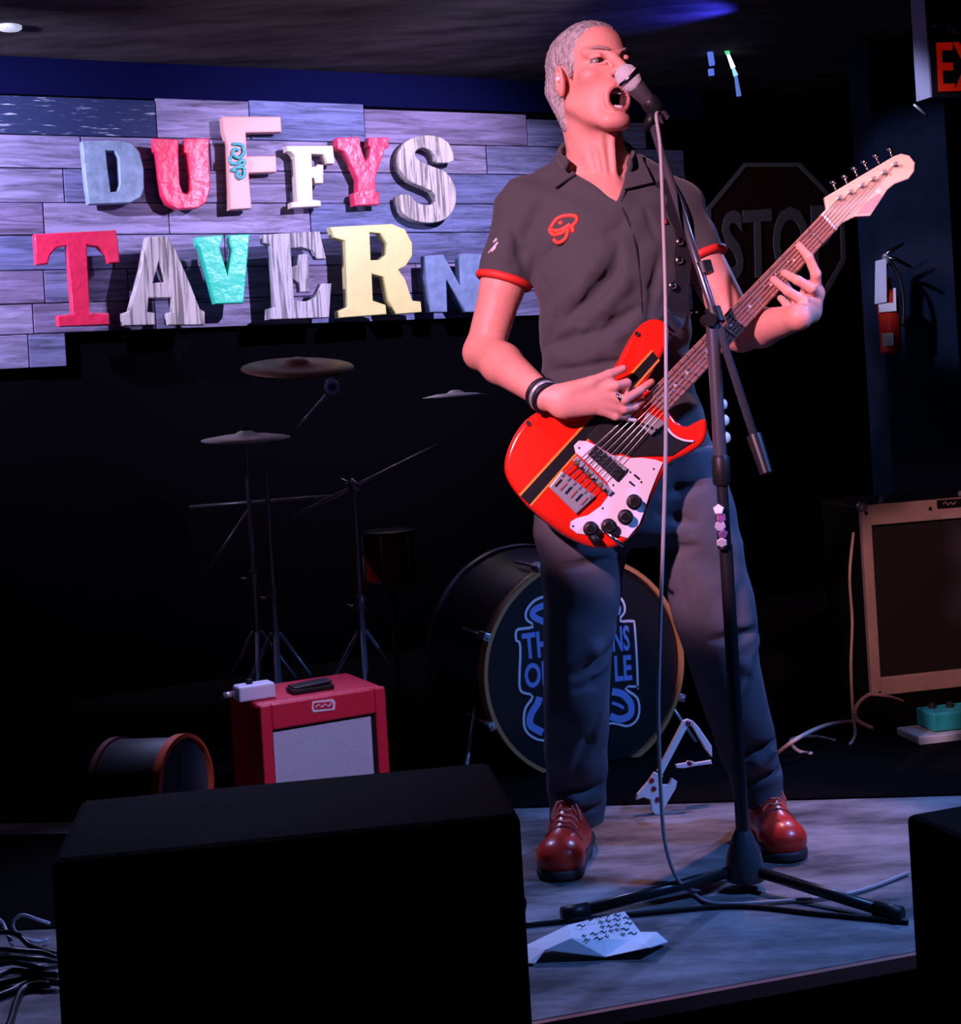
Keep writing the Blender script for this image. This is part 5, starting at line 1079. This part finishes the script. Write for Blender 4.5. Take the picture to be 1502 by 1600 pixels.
cabinet('monitor_speaker', 'black speaker cabinet cut off by the lower right corner', (1413, 1262), (1640, 1240), 1, 2.02, 2.10, .30)

# ================================================================== TANGLED CABLES AT LOWER LEFT
M_cw = mat('cable_white', (0.62, 0.62, 0.72), 0.5); M_cb = mat('cable_black', (0.01, 0.01, 0.012), 0.35)
def zc(p): return [(x / 7.275, 1380 + y / 7.275) for x, y in p]
def cable(pts, r, m, lab, hs=None, nm='tangled_cable'):
    q = [onz(x, y, ZS + (hs[i] if hs else .006)) for i, (x, y) in enumerate(zc(pts))]
    setp(part(nm, tube(catmull(q, 6), r, 8), m, None, True), lab, 'cable', 'tangled cables at lower left')
cable([(560, 455), (420, 410), (260, 362), (165, 420), (150, 500), (210, 590), (330, 645), (440, 665), (545, 640)], .0030, M_cw, 'white cable curling in a loop above the dark cable pile', [.03, .05, .06, .05, .04, .03, .02, .01, .008])
cable([(-40, 560), (100, 560), (220, 600), (330, 700), (480, 760), (640, 800)], .0048, M_cb, 'black cable sagging below the white loop, topmost of the pile', [.03, .03, .03, .02, .015, .01])
cable([(-40, 760), (100, 760), (300, 775), (480, 790), (640, 850)], .0050, M_cb, 'black cable second from the top of the pile', [.03, .035, .03, .025, .02])
cable([(-40, 860), (140, 850), (320, 860), (500, 870), (660, 900)], .0052, M_cb, 'glossy black cable across the middle of the pile', [.03, .035, .035, .03, .02])
cable([(-40, 930), (140, 900), (320, 930), (450, 960), (640, 945)], .0052, M_cb, 'black cable with a kink at the right of the pile', [.025, .03, .03, .03, .02])
cable([(-40, 1060), (120, 1000), (300, 1010), (480, 1030), (660, 1040)], .0060, M_cb, 'thick black cable low in the pile', [.02, .02, .02, .02, .02])
cable([(-40, 1150), (120, 1110), (320, 1080), (500, 1110), (680, 1130)], .0065, M_cb, 'thickest black cable along the bottom of the pile', [.012, .012, .012, .012, .012])
cable([(-40, 1290), (120, 1230), (250, 1160), (420, 1100), (600, 1080)], .0060, M_cb, 'black cable slanting up from the lower left edge', [.007, .007, .008, .01, .01])
cable([(70, 1680), (120, 1560), (190, 1330), (260, 1210), (380, 1150), (560, 1150)], .0060, M_cb, 'black cable running straight down to the bottom edge', [.007, .007, .007, .008, .01, .01])
cable([(-40, 400), (20, 440), (60, 520), (100, 620), (140, 700)], .0035, M_cw, 'short white cable end at the left edge beside the loop', [.05, .04, .03, .02, .02])
for o in bpy.data.objects:
    if '_o' in o: del o['_o']
